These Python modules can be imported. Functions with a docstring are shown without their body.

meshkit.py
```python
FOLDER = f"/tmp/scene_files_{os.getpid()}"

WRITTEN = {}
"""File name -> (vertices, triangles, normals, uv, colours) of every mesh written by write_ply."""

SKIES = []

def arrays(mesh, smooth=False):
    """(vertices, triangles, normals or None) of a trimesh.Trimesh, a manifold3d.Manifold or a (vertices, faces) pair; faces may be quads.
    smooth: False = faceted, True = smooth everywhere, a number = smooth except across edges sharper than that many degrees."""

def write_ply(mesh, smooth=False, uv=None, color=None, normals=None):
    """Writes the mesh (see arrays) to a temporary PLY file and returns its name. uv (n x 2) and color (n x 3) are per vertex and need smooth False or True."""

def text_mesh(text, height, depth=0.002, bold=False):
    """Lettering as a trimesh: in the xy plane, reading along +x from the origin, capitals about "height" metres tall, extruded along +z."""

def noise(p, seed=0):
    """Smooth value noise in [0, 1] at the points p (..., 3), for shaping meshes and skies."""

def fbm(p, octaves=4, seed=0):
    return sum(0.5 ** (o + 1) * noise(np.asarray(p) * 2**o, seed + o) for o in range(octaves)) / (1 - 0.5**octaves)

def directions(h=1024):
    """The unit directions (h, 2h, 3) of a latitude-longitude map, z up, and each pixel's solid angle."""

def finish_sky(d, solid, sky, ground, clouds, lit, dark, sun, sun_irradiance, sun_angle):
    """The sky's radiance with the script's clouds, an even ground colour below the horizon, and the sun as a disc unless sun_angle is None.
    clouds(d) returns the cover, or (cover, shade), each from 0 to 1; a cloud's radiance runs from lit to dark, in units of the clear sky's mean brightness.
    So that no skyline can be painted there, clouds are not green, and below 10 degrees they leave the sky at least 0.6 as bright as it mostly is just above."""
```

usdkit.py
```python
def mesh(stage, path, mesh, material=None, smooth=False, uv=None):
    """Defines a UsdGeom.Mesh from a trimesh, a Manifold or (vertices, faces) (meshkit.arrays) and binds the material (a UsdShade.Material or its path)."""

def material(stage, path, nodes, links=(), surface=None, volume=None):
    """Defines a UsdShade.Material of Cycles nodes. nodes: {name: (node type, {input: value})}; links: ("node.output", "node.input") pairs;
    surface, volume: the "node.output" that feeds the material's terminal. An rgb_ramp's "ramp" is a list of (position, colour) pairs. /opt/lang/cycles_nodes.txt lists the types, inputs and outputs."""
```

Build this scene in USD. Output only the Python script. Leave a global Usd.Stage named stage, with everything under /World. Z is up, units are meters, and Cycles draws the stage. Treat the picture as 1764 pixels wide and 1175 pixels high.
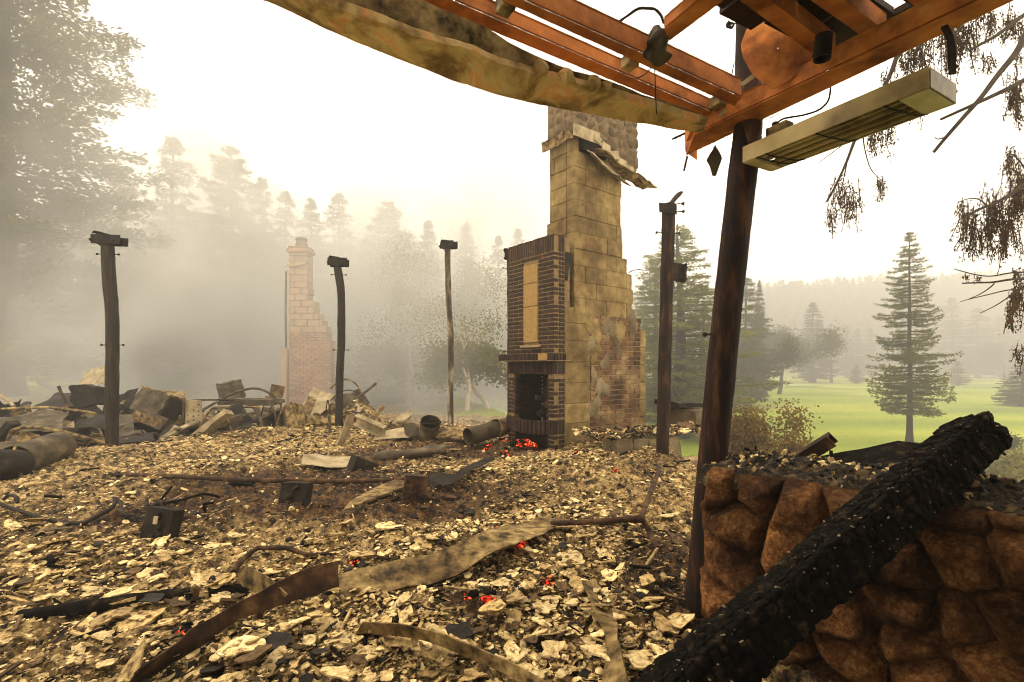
import math, numpy as np, trimesh, shapely, usdkit, meshkit
from shapely.geometry import Polygon
from scipy.spatial import cKDTree, Voronoi, Delaunay
from pxr import Usd, UsdGeom, UsdLux, UsdShade, Gf, Sdf, Vt

stage = Usd.Stage.CreateInMemory()
UsdGeom.SetStageUpAxis(stage, 'Z')
UsdGeom.Xform.Define(stage, '/World')
UsdGeom.Scope.Define(stage, '/World/Looks')

# ---------------------------------------------------------------- camera
F = 830.0                                    # focal length in photograph pixels (1764 wide)
EYE = 1.5
cam = UsdGeom.Camera.Define(stage, '/World/camera')
cam.CreateHorizontalApertureAttr(36.0)
cam.CreateFocalLengthAttr(F / 1764 * 36)
cam.CreateVerticalApertureOffsetAttr(40.5 / 1764 * 36)
UsdGeom.Xformable(cam).AddTranslateOp().Set(Gf.Vec3d(0, 0, EYE))
UsdGeom.Xformable(cam).AddRotateXOp().Set(90.0)
cam.CreateExposureAttr(EXPOSURE := 1.08)
cam.CreateClippingRangeAttr(Gf.Vec2f(0.05, 5000))

def M(name, nodes, links=(), **k):
    return usdkit.material(stage, '/World/Looks/' + name, nodes, links, **k)

# ---------------------------------------------------------------- sky and sun (a smoke-veiled sky)
SUN_AZ, SUN_EL = math.radians(-72), math.radians(52)
sky_mat = M('sky', {
    'tc': ('texture_coordinate', {}),
    'sky': ('sky_texture', {'sky_type': 'single_scattering', 'sun_disc': False, 'sun_elevation': SUN_EL, 'sun_rotation': SUN_AZ, 'aerosol_density': 4.0}),
    'n': ('noise_texture', {'scale': 2.2, 'detail': 4.0}),
    'c': ('rgb_ramp', {'ramp': [(0.3, (11.6, 10.2, 8.0)), (0.7, (15.0, 13.7, 11.4))]}),
    'mix': ('mix', {'fac': 0.92}),
    'b': ('background_shader', {'strength': 0.1})},
    [('tc.generated', 'n.vector'), ('n.fac', 'c.fac'), ('sky.color', 'mix.color1'), ('c.color', 'mix.color2'), ('mix.color', 'b.color')],
    surface='b.background')
dome = UsdLux.DomeLight.Define(stage, '/World/sky')
UsdShade.MaterialBindingAPI.Apply(dome.GetPrim()).Bind(sky_mat)
sun = UsdLux.DistantLight.Define(stage, '/World/sun')
sun.CreateIntensityAttr(0.3)
sun.CreateAngleAttr(14.0)
sun.CreateNormalizeAttr(True)
sun.CreateColorAttr(Gf.Vec3f(1.0, 0.86, 0.66))
UsdGeom.Xformable(sun).AddRotateZOp().Set(-math.degrees(SUN_AZ))
UsdGeom.Xformable(sun).AddRotateXOp().Set(-(90 - math.degrees(SUN_EL)))

# ---------------------------------------------------------------- helpers
USED = {}
def pname(parent, name):
    k = (str(parent), name)
    USED[k] = USED.get(k, -1) + 1
    return f'{parent}/{name}' + (f'_{USED[k]:03d}' if USED[k] else '')

def tag(p, label=None, cat=None, group=None, kind=None):
    p = p.GetPrim() if hasattr(p, 'GetPrim') else p
    for k, v in (('label', label), ('category', cat), ('group', group), ('kind', kind)):
        if v:
            p.SetCustomDataByKey(k, v)
    return p

tag(dome, kind='structure')

class Thing:
    """An Xform at the thing's base; parts are given in world coordinates."""
    def __init__(s, name, label, cat, loc=(0, 0, 0), group=None):
        s.path = pname('/World', name)
        s.loc = np.array(loc, float)
        x = UsdGeom.Xform.Define(stage, s.path)
        x.AddTranslateOp().Set(Gf.Vec3d(*map(float, s.loc)))
        tag(x, label, cat, group)
    def part(s, name, mesh, mat, smooth=False, label=None, kind=None, under=None):
        v, f = mv(mesh)
        path = pname(str(under.GetPath()) if under else s.path, name)
        m = usdkit.mesh(stage, path, (v - s.loc, f), mat, smooth=smooth)
        tag(m, label, kind=kind)
        return m.GetPrim()

def single(name, mesh, mat, label=None, cat=None, group=None, kind=None, smooth=False):
    v, f = mv(mesh)
    if kind == 'structure':
        m = usdkit.mesh(stage, pname('/World', name), (v, f), mat, smooth=smooth)
    else:
        lo, hi = v.min(0), v.max(0)
        base = np.array([(lo[0] + hi[0]) / 2, (lo[1] + hi[1]) / 2, lo[2]])
        m = usdkit.mesh(stage, pname('/World', name), (v - base, f), mat, smooth=smooth)
        UsdGeom.Xformable(m).AddTranslateOp().Set(Gf.Vec3d(*map(float, base)))
    return tag(m, label, cat, group, kind)

def mv(m):
    if isinstance(m, trimesh.Trimesh):
        return np.array(m.vertices), np.array(m.faces)
    v, f = np.asarray(m[0], float), np.asarray(m[1], int)
    if f.shape[1] == 4:
        f = np.vstack([f[:, [0, 1, 2]], f[:, [0, 2, 3]]])
    return v, f

def join(*ms):
    V, Fs, n = [], [], 0
    for m in ms:
        v, f = mv(m)
        V.append(v); Fs.append(f + n); n += len(v)
    return np.vstack(V), np.vstack(Fs)

def P(px, py, d):
    return np.array([(px - 882) / F * d, d, EYE - (py - 628) / F * d])
def PZ(px, py, z):
    return P(px, py, (z - EYE) * F / (628 - py))

def nz(p, s=1.0, seed=0):
    return meshkit.noise(np.asarray(p) * s + 37.3, seed) - 0.5
def disp(m, amp, s, seed=0):
    v, f = mv(m)
    return v + 2 * amp * np.stack([nz(v, s, seed + k) for k in range(3)], 1), f

def rotm(ax, deg):
    return trimesh.transformations.rotation_matrix(math.radians(deg), ax)[:3, :3]
def eul(rx=0, ry=0, rz=0):
    return rotm([0, 0, 1], rz) @ rotm([0, 1, 0], ry) @ rotm([1, 0, 0], rx)
def xf(m, R=None, t=(0, 0, 0)):
    v, f = mv(m)
    return (v @ R.T if R is not None else v) + np.asarray(t, float), f

_c = np.array([[sx, sy, sz] for sx in (-1, 1) for sy in (-1, 1) for sz in (-1, 1)], float)
_CH = np.vstack([np.where(np.arange(3) == k, 1.0, 0.9)[None] * _c for k in range(3)])
_hull = trimesh.convex.convex_hull(trimesh.Trimesh(_CH, [[0, 1, 2]], process=False).vertices)
_CH, _CHF = np.array(_hull.vertices), np.array(_hull.faces)
def cbox(size, c=0.008, center=(0, 0, 0)):
    """A box with chamfered edges."""
    h = np.asarray(size, float) / 2
    cc = min(c, h.min() * 0.5)
    v = np.where(np.abs(_CH) > 0.95, np.sign(_CH) * h, np.sign(_CH) * (h - cc))
    return v + np.asarray(center, float), _CHF.copy()

def gbox(size, n=3, amp=0.0, s=4.0, seed=0):
    """A subdivided box, roughened."""
    m = trimesh.creation.box(size)
    for _ in range(n):
        m = m.subdivide()
    return disp(m, amp, s, seed) if amp else mv(m)

def grid_faces(a, b, wrap=False):
    i, j = np.meshgrid(np.arange(a - 1), np.arange(b if wrap else b - 1), indexing='ij')
    k = (j + 1) % b
    return np.stack([i * b + j, i * b + k, (i + 1) * b + k, (i + 1) * b + j], -1).reshape(-1, 4)

def frames(p, up=(0, 0, 1)):
    t = np.gradient(p, axis=0)
    t /= np.linalg.norm(t, axis=1, keepdims=True) + 1e-12
    if up is None:                                # parallel transport
        a0 = np.cross(t[0], [0, 0, 1.0] if abs(t[0, 2]) < 0.9 else [0, 1.0, 0])
        A = [a0 / np.linalg.norm(a0)]
        for k in range(1, len(p)):
            q = A[-1] - t[k] * (A[-1] @ t[k])
            A.append(q / np.linalg.norm(q))
        A = np.array(A)
        return t, A, np.cross(A, t)
    up = np.broadcast_to(np.asarray(up, float), p.shape)
    a = np.cross(t, up)
    bad = np.linalg.norm(a, axis=1) < 1e-3
    a[bad] = np.cross(t[bad], [1.0, 0.2, 0])
    a /= np.linalg.norm(a, axis=1, keepdims=True)
    return t, a, np.cross(a, t)

def smooth_path(pts, n):
    from scipy.interpolate import PchipInterpolator
    p = np.asarray(pts, float)
    s = np.r_[0, np.cumsum(np.linalg.norm(np.diff(p, axis=0), axis=1))]
    return PchipInterpolator(s, p)(np.linspace(0, s[-1], n)) if len(p) > 2 else p[0] + (p[1] - p[0]) * np.linspace(0, 1, n)[:, None]

def tube(p, r, n=8, caps=True):
    p = np.asarray(p, float)
    t, a, b = frames(p, None)
    ang = np.arange(n) * 2 * np.pi / n
    r = np.broadcast_to(np.asarray(r, float), (len(p),))
    v = p[:, None] + r[:, None, None] * (np.cos(ang)[None, :, None] * a[:, None] + np.sin(ang)[None, :, None] * b[:, None])
    f = grid_faces(len(p), n, True)
    v = v.reshape(-1, 3)
    f = np.vstack([f[:, [0, 1, 2]], f[:, [0, 2, 3]]])
    if caps:
        k = len(v)
        v = np.vstack([v, p[:1], p[-1:]])
        j = np.arange(n)
        f = np.vstack([f, np.stack([np.full(n, k), (j + 1) % n, j], 1), np.stack([np.full(n, k + 1), k - n + j, k - n + (j + 1) % n], 1)])
    return v, f

def pipe(p, r, wall=0.012, n=24, amp=0.0, seed=0, squash=1.0):
    """An open sheet-metal pipe with thickness."""
    p = np.asarray(p, float)
    t, a, b = frames(p, None)
    ang = np.arange(n) * 2 * np.pi / n
    rings = []
    for rr, q in ((r, 1), (r - wall, -1)):
        v = p[:, None] + rr * (np.cos(ang)[None, :, None] * a[:, None] + squash * np.sin(ang)[None, :, None] * b[:, None])
        rings.append(v.reshape(-1, 3))
    v = np.vstack(rings)
    if amp:
        v = v + 2 * amp * np.stack([nz(np.vstack([rings[0], rings[0]]), 3.0 / r / 3, seed + k) for k in range(3)], 1)
    m, k = len(p), len(p) * n
    f = grid_faces(m, n, True)
    j = np.arange(n); jj = (j + 1) % n
    ends = np.vstack([np.stack([j, k + j, k + jj, jj], 1), np.stack([(m - 1) * n + j, (m - 1) * n + jj, k + (m - 1) * n + jj, k + (m - 1) * n + j], 1)])
    return mv((v, np.vstack([f, (f + k)[:, ::-1], ends])))

def sweep(p, section, up=(0, 0, 1), scale=1.0, twist=None):
    """A closed 2D section (across, up) swept along a path, capped."""
    p = np.asarray(p, float)
    sec = np.asarray(section, float)
    t, a, b = frames(p, up)
    sc = np.broadcast_to(np.asarray(scale, float), (len(p),))
    tw = np.zeros(len(p)) if twist is None else np.asarray(twist)
    ca, sa = np.cos(tw)[:, None], np.sin(tw)[:, None]
    A, B = ca * a + sa * b, -sa * a + ca * b
    v = p[:, None] + sc[:, None, None] * (sec[None, :, :1] * A[:, None] + sec[None, :, 1:] * B[:, None])
    n = len(sec)
    f = grid_faces(len(p), n, True)
    f = np.vstack([f[:, [0, 1, 2]], f[:, [0, 2, 3]]])
    try:
        tv, tf = trimesh.creation.triangulate_polygon(Polygon(sec), engine='earcut')
        idx = cKDTree(sec).query(tv)[1]
        tf = idx[tf]
        f = np.vstack([f, tf[:, ::-1], tf + (len(p) - 1) * n])
    except Exception:
        pass
    return v.reshape(-1, 3), f

def rectsec(w, h):
    return [(-w / 2, -h / 2), (w / 2, -h / 2), (w / 2, h / 2), (-w / 2, h / 2)]
def chansec(w, h, t):
    return [(-w / 2, -h / 2), (w / 2, -h / 2), (w / 2, -h / 2 + t), (-w / 2 + t, -h / 2 + t), (-w / 2 + t, h / 2 - t), (w / 2, h / 2 - t), (w / 2, h / 2), (-w / 2, h / 2)]
def lsec(w, h, t):
    return [(0, 0), (w, 0), (w, t), (t, t), (t, h), (0, h)]

def sheet(g, th=0.006):
    """A grid (m, n, 3) of points made into a thin solid sheet."""
    g = np.asarray(g, float)
    m, n = g.shape[:2]
    du, dv = np.gradient(g, axis=0), np.gradient(g, axis=1)
    nn = np.cross(du, dv)
    nn /= np.linalg.norm(nn, axis=-1, keepdims=True) + 1e-12
    v = np.vstack([(g + nn * th / 2).reshape(-1, 3), (g - nn * th / 2).reshape(-1, 3)])
    f = grid_faces(m, n)
    k = m * n
    rim = np.r_[np.arange(n), np.arange(1, m) * n + n - 1, (m - 1) * n + np.arange(n - 2, -1, -1), np.arange(m - 2, 0, -1) * n]
    r2 = np.roll(rim, -1)
    q = np.vstack([f, (f + k)[:, ::-1], np.stack([rim, rim + k, r2 + k, r2], 1)])
    return mv((v, q[:, ::-1]))

def quad_sheet(a, b, c, d, m=14, n=10, amp=0.03, s=3.0, seed=0, th=0.006):
    """A crumpled sheet between four corners a-b (near edge), d-c (far edge)."""
    u, w = np.meshgrid(np.linspace(0, 1, m), np.linspace(0, 1, n), indexing='ij')
    u, w = u[..., None], w[..., None]
    a, b, c, d = (np.asarray(x, float) for x in (a, b, c, d))
    g = a * (1 - u) * (1 - w) + b * u * (1 - w) + c * u * w + d * (1 - u) * w
    g = g + 2 * amp * np.stack([nz(g, s, seed + k) for k in range(3)], -1)
    g = g + amp * np.stack([nz(g, s * 3.1, seed + 5 + k) for k in range(3)], -1)
    return sheet(g, th)

rng = np.random.default_rng(11)
def sstep(a, b, x):
    t = np.clip((np.asarray(x, float) - a) / (b - a), 0, 1)
    return t * t * (3 - 2 * t)

# ---------------------------------------------------------------- materials
def nmat_char(name, *a, **k):
    """As nmat, with char laid over it where the mesh's own char value says so."""
    m = nmat(name, *a, **k)
    S = lambda n, kind: UsdShade.Shader.Define(stage, f'/World/Looks/{name}/{n}')
    at_, mx, pr = S('att', 0), S('charmix', 0), UsdShade.Shader.Get(stage, f'/World/Looks/{name}/p')
    at_.CreateIdAttr('cycles_attribute'); at_.CreateInput('attribute', Sdf.ValueTypeNames.String).Set('char')
    mx.CreateIdAttr('cycles_mix')
    mx.CreateInput('mix_type', Sdf.ValueTypeNames.Token).Set('multiply')
    mx.CreateInput('color2', Sdf.ValueTypeNames.Float3).Set(Gf.Vec3f(0.24, 0.165, 0.10))
    src = pr.GetInput('base_color').GetConnectedSources()[0][0]
    mx.CreateInput('color1', Sdf.ValueTypeNames.Token).ConnectToSource(UsdShade.Shader(src.source.GetPrim()).GetOutput(src.sourceName))
    mx.CreateInput('fac', Sdf.ValueTypeNames.Token).ConnectToSource(at_.CreateOutput('fac', Sdf.ValueTypeNames.Token))
    pr.GetInput('base_color').ConnectToSource(mx.CreateOutput('color', Sdf.ValueTypeNames.Token))
    return m

def nmat(name, cols, scale=6.0, detail=6.0, rough=0.85, bump=0.4, bdist=0.02, bscale=None, metallic=0.0, coord='position', rand=0.0, spec=0.3, distort=0.0, stretch=None, second=None, nrough=0.6):
    """Noise-coloured surface with fine relief. second = (ramp, scale) multiplies in a larger stain pattern."""
    cols = [(a, tuple((1.0 if 'ash' in name else 0.82) * q for q in c)) for a, c in cols]
    n = {'g': ('geometry', {}), 'tc': ('texture_coordinate', {}),
         'n': ('noise_texture', {'scale': scale, 'detail': detail, 'roughness': nrough, 'distortion': distort}),
         'c': ('rgb_ramp', {'ramp': cols}),
         'bn': ('noise_texture', {'scale': bscale or scale * 4, 'detail': 5.0, 'roughness': 0.65}),
         'b': ('bump', {'strength': bump, 'distance': bdist}),
         'p': ('principled_bsdf', {'roughness': rough, 'metallic': metallic, 'specular_ior_level': spec})}
    src = 'g.position' if coord == 'position' else 'tc.object'
    L = []
    if stretch:
        n['m'] = ('mapping', {'scale': stretch})
        L.append((src, 'm.vector')); src = 'm.vector'
    L += [(src, 'n.vector'), (src, 'bn.vector'), ('n.fac', 'c.fac'), ('bn.fac', 'b.height'), ('b.normal', 'p.normal')]
    out = 'c.color'
    if second:
        n['n2'] = ('noise_texture', {'scale': second[1], 'detail': 5.0, 'roughness': 0.6})
        n['c2'] = ('rgb_ramp', {'ramp': second[0]})
        n['mx2'] = ('mix', {'mix_type': 'multiply', 'fac': 1.0})
        L += [(src, 'n2.vector'), ('n2.fac', 'c2.fac'), (out, 'mx2.color1'), ('c2.color', 'mx2.color2')]
        out = 'mx2.color'
    if rand:
        n['oi'] = ('object_info', {})
        n['mr'] = ('map_range', {'to_min': 1 - rand, 'to_max': 1 + rand})
        n['h'] = ('hsv', {})
        L += [('oi.random', 'mr.value'), ('mr.result', 'h.value'), (out, 'h.color')]
        out = 'h.color'
    L.append((out, 'p.base_color'))
    return M(name, n, L, surface='p.BSDF')

def leafmat(name, a, b, trans=0.35, scale=1.2):
    return M(name, {'g': ('geometry', {}), 'n': ('noise_texture', {'scale': scale, 'detail': 3.0}),
                    'c': ('rgb_ramp', {'ramp': [(0.3, a), (0.7, b)]}),
                    'oi': ('object_info', {}), 'mr': ('map_range', {'to_min': 0.75, 'to_max': 1.25}), 'h': ('hsv', {}),
                    'd': ('diffuse_bsdf', {}), 't': ('translucent_bsdf', {}), 'x': ('mix_closure', {'fac': trans})},
             [('g.position', 'n.vector'), ('n.fac', 'c.fac'), ('c.color', 'h.color'), ('oi.random', 'mr.value'), ('mr.result', 'h.value'), ('h.color', 'd.color'), ('h.color', 't.color'), ('d.BSDF', 'x.closure1'), ('t.BSDF', 'x.closure2')],
             surface='x.closure')

m_ash = nmat_char('ash', [(0.37, (0.014, 0.008, 0.003)), (0.45, (0.10, 0.06, 0.02)), (0.53, (0.34, 0.225, 0.085)), (0.64, (0.62, 0.45, 0.2))], 11.0, 10.0, bump=0.9, bdist=0.03, bscale=40, second=([(0.38, (0.35, 0.3, 0.26)), (0.55, (1, 1, 1))], 0.9), nrough=0.7)
m_fix = nmat('yellowed_fitting_metal', [(0.35, (0.13, 0.085, 0.032)), (0.5, (0.42, 0.30, 0.115)), (0.7, (0.62, 0.48, 0.22))], 2.6, 4.0, rough=0.45, bump=0.1, spec=0.4)
m_flake = [nmat('ash_flake_cream', [(0.3, (0.34, 0.23, 0.085)), (0.5, (0.62, 0.455, 0.205)), (0.68, (0.86, 0.68, 0.37))], 42, 7.0, coord='position', rand=0.3, bump=0.9, bdist=0.006, bscale=130, second=([(0.37, (0.22, 0.17, 0.12)), (0.47, (1, 1, 1))], 26)),
           nmat('ash_flake_tan', [(0.3, (0.15, 0.092, 0.03)), (0.65, (0.54, 0.37, 0.15))], 42, 7.0, coord='position', rand=0.35, bump=0.9, bdist=0.006, bscale=130, second=([(0.37, (0.22, 0.17, 0.12)), (0.47, (1, 1, 1))], 26)),
           nmat('ash_flake_brown', [(0.3, (0.022, 0.013, 0.005)), (0.65, (0.13, 0.074, 0.026))], 42, 7.0, coord='position', rand=0.4, bump=0.9, bdist=0.006, bscale=130),
           nmat('char_chip', [(0.3, (0.005, 0.004, 0.003)), (0.7, (0.022, 0.015, 0.009))], 9, coord='object', rand=0.4, bump=0.5)]
m_char = nmat('charred_wood', [(0.35, (0.003, 0.0024, 0.002)), (0.56, (0.008, 0.006, 0.004)), (0.66, (0.035, 0.024, 0.013)), (0.8, (0.10, 0.075, 0.042))], 20, rough=0.9, bump=0.8, bdist=0.01, spec=0.06)
m_rust = nmat('rusty_metal', [(0.34, (0.012, 0.006, 0.003)), (0.52, (0.05, 0.022, 0.009)), (0.7, (0.15, 0.08, 0.03))], 9, rough=0.8, bump=0.5, spec=0.2)
m_tanmetal = nmat('scorched_metal', [(0.36, (0.035, 0.021, 0.008)), (0.48, (0.20, 0.13, 0.045)), (0.64, (0.43, 0.30, 0.12))], 13, 8.0, rough=0.75, bump=0.45, spec=0.2, second=([(0.35, (0.4, 0.33, 0.28)), (0.6, (1, 1, 1))], 2.2))
m_greymetal = nmat('burnt_sheet_metal', [(0.3, (0.018, 0.012, 0.006)), (0.55, (0.075, 0.054, 0.028)), (0.75, (0.2, 0.15, 0.083))], 5, rough=0.75, bump=0.4, spec=0.2)
m_darkmetal = nmat('sooty_metal', [(0.3, (0.006, 0.0045, 0.003)), (0.6, (0.022, 0.016, 0.010)), (0.8, (0.07, 0.05, 0.03))], 8, rough=0.8, bump=0.4, spec=0.15)
m_paleash = nmat('pale_panel', [(0.3, (0.17, 0.125, 0.062)), (0.65, (0.43, 0.335, 0.19))], 6, bump=0.3)
m_steel = nmat('orange_primed_steel', [(0.3, (0.25, 0.075, 0.015)), (0.55, (0.50, 0.165, 0.033)), (0.75, (0.64, 0.28, 0.07))], 6, rough=0.8, bump=0.25, spec=0.2, second=([(0.34, (0.38, 0.32, 0.28)), (0.5, (1, 1, 1))], 4.0))
m_deck = nmat('scorched_deck', [(0.3, (0.012, 0.005, 0.003)), (0.7, (0.035, 0.013, 0.006))], 5, rough=0.85)
m_stucco = nmat('scorched_stucco', [(0.35, (0.20, 0.115, 0.035)), (0.43, (0.42, 0.26, 0.085)), (0.52, (0.62, 0.43, 0.17)), (0.58, (0.72, 0.32, 0.10)), (0.66, (0.72, 0.52, 0.24))], 5.0, 6.0, bump=0.35, distort=0.9, second=([(0.36, (0.5, 0.45, 0.4)), (0.47, (1, 1, 1))], 6.0))
m_polerust = nmat('rust_stained_pole', [(0.36, (0.004, 0.002, 0.001)), (0.54, (0.021, 0.007, 0.003)), (0.70, (0.085, 0.035, 0.012))], 7, rough=0.8, spec=0.2, bump=0.3, stretch=(3.0, 3.0, 0.6))
m_polewood = nmat('burnt_pole', [(0.3, (0.006, 0.004, 0.002)), (0.55, (0.022, 0.014, 0.007)), (0.75, (0.07, 0.047, 0.025))], 9, rough=0.85, bump=0.6, stretch=(2.5, 2.5, 0.35))
m_polepale = nmat('peeling_pole', [(0.4, (0.035, 0.024, 0.013)), (0.52, (0.09, 0.063, 0.036)), (0.62, (0.34, 0.28, 0.19))], 4, rough=0.85, bump=0.6, stretch=(2.5, 2.5, 0.6))
m_mortar = nmat('mortar', [(0.3, (0.20, 0.135, 0.062)), (0.7, (0.36, 0.26, 0.13))], 20, bump=0.4)
m_mortardark = nmat('sooty_mortar', [(0.3, (0.11, 0.068, 0.028)), (0.7, (0.24, 0.155, 0.07))], 20, bump=0.4)
m_thinbrick = nmat('dark_glazed_brick', [(0.3, (0.012, 0.006, 0.004)), (0.6, (0.036, 0.017, 0.009)), (0.8, (0.09, 0.045, 0.021))], 10, rough=0.75, bump=0.3, rand=0.4, spec=0.2)
m_brick = nmat('red_brick', [(0.3, (0.065, 0.030, 0.012)), (0.5, (0.14, 0.067, 0.027)), (0.62, (0.24, 0.155, 0.066)), (0.75, (0.32, 0.225, 0.105))], 3.2, bump=0.5, rand=0.2, second=([(0.36, (0.3, 0.27, 0.25)), (0.52, (1, 1, 1))], 1.9))
m_block = nmat('concrete_block', [(0.3, (0.13, 0.08, 0.024)), (0.5, (0.235, 0.155, 0.052)), (0.72, (0.34, 0.24, 0.095))], 7, bump=0.8, rand=0.2, bscale=60, second=([(0.33, (0.5, 0.43, 0.36)), (0.52, (1, 1, 1))], 1.4))
m_panel = nmat('tan_slab', [(0.3, (0.24, 0.135, 0.034)), (0.7, (0.38, 0.235, 0.08))], 30, bump=0.6, bscale=90)
m_stone = nmat('wall_stone', [(0.28, (0.03, 0.011, 0.004)), (0.48, (0.20, 0.078, 0.023)), (0.74, (0.52, 0.28, 0.10))], 38, 10.0, rough=0.9, spec=0.12, bump=1.0, bdist=0.03, bscale=70, rand=0.5, nrough=0.78, second=([(0.38, (0.22, 0.18, 0.16)), (0.58, (1, 1, 1))], 4.5))
m_capstone = nmat('chimney_stone', [(0.3, (0.085, 0.054, 0.026)), (0.7, (0.17, 0.115, 0.06))], 8, bump=0.6, rand=0.2)
m_conc = nmat('concrete', [(0.3, (0.12, 0.084, 0.04)), (0.7, (0.26, 0.195, 0.105))], 4, bump=0.4, second=([(0.35, (0.35, 0.3, 0.25)), (0.55, (1, 1, 1))], 1.6))
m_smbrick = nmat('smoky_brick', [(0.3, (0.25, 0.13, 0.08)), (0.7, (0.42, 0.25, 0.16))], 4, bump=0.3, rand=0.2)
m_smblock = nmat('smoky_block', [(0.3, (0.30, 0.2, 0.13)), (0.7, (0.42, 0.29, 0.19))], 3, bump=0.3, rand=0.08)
m_bark = nmat('bark', [(0.3, (0.014, 0.009, 0.005)), (0.7, (0.05, 0.031, 0.017))], 3, spec=0.04, rough=1.0, bump=0.8, bdist=0.06, stretch=(2, 2, 0.3), coord='object')
m_palebark = nmat('pale_bark', [(0.3, (0.38, 0.30, 0.20)), (0.7, (0.65, 0.55, 0.42))], 3, bump=0.4, coord='object')
m_redwood = leafmat('redwood_needles', (0.09, 0.105, 0.013), (0.19, 0.185, 0.03), 0.5)
m_conifer = leafmat('conifer_needles', (0.042, 0.047, 0.010), (0.10, 0.095, 0.022), 0.4, 0.5)
m_oak = leafmat('oak_leaves', (0.035, 0.04, 0.012), (0.09, 0.085, 0.025), 0.35)
m_light = leafmat('maple_leaves', (0.09, 0.095, 0.015), (0.2, 0.175, 0.03), 0.45)
m_browngreen = leafmat('scorched_bush_leaves', (0.075, 0.05, 0.014), (0.19, 0.115, 0.035), 0.4, 3.0)
m_deadleaf = leafmat('scorched_foliage', (0.028, 0.017, 0.007), (0.085, 0.046, 0.017), 0.35, 4.0)
m_weeds = leafmat('weed_leaves', (0.07, 0.07, 0.015), (0.22, 0.19, 0.05), 0.4, 2.0)
m_twig = nmat('twig', [(0.3, (0.02, 0.014, 0.009)), (0.7, (0.065, 0.042, 0.025))], 12, coord='object')
m_grass = M('fairway_grass', {'g': ('geometry', {}), 'n': ('noise_texture', {'scale': 0.09, 'detail': 6.0}), 'm': ('mapping', {'scale': (0.35, 1.0, 1.0)}),
    'c': ('rgb_ramp', {'ramp': [(0.32, (0.12, 0.17, 0.016)), (0.5, (0.205, 0.255, 0.024)), (0.66, (0.31, 0.33, 0.045))]}),
    'n2': ('noise_texture', {'scale': 7.0, 'detail': 8.0, 'roughness': 0.75}), 'c2': ('rgb_ramp', {'ramp': [(0.32, (0.55, 0.6, 0.5)), (0.62, (1.15, 1.1, 1.0))]}),
    'x': ('mix', {'mix_type': 'multiply', 'fac': 1.0}), 'b': ('bump', {'strength': 0.6, 'distance': 0.06}), 'p': ('principled_bsdf', {'roughness': 0.9, 'specular_ior_level': 0.15})},
    [('g.position', 'm.vector'), ('m.vector', 'n.vector'), ('g.position', 'n2.vector'), ('n.fac', 'c.fac'), ('n2.fac', 'c2.fac'), ('c.color', 'x.color1'), ('c2.color', 'x.color2'), ('x.color', 'p.base_color'), ('n2.fac', 'b.height'), ('b.normal', 'p.normal')], surface='p.BSDF')
m_green = nmat('putting_green', [(0.3, (0.2, 0.24, 0.06)), (0.7, (0.28, 0.31, 0.09))], 0.6, bump=0.1)
m_sand = nmat('bunker_sand', [(0.3, (0.42, 0.37, 0.27)), (0.7, (0.55, 0.5, 0.38))], 0.6, bump=0.1)
m_hill = nmat('forest_floor', [(0.3, (0.03, 0.032, 0.014)), (0.7, (0.07, 0.065, 0.03))], 0.1, bump=0.2)
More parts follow.
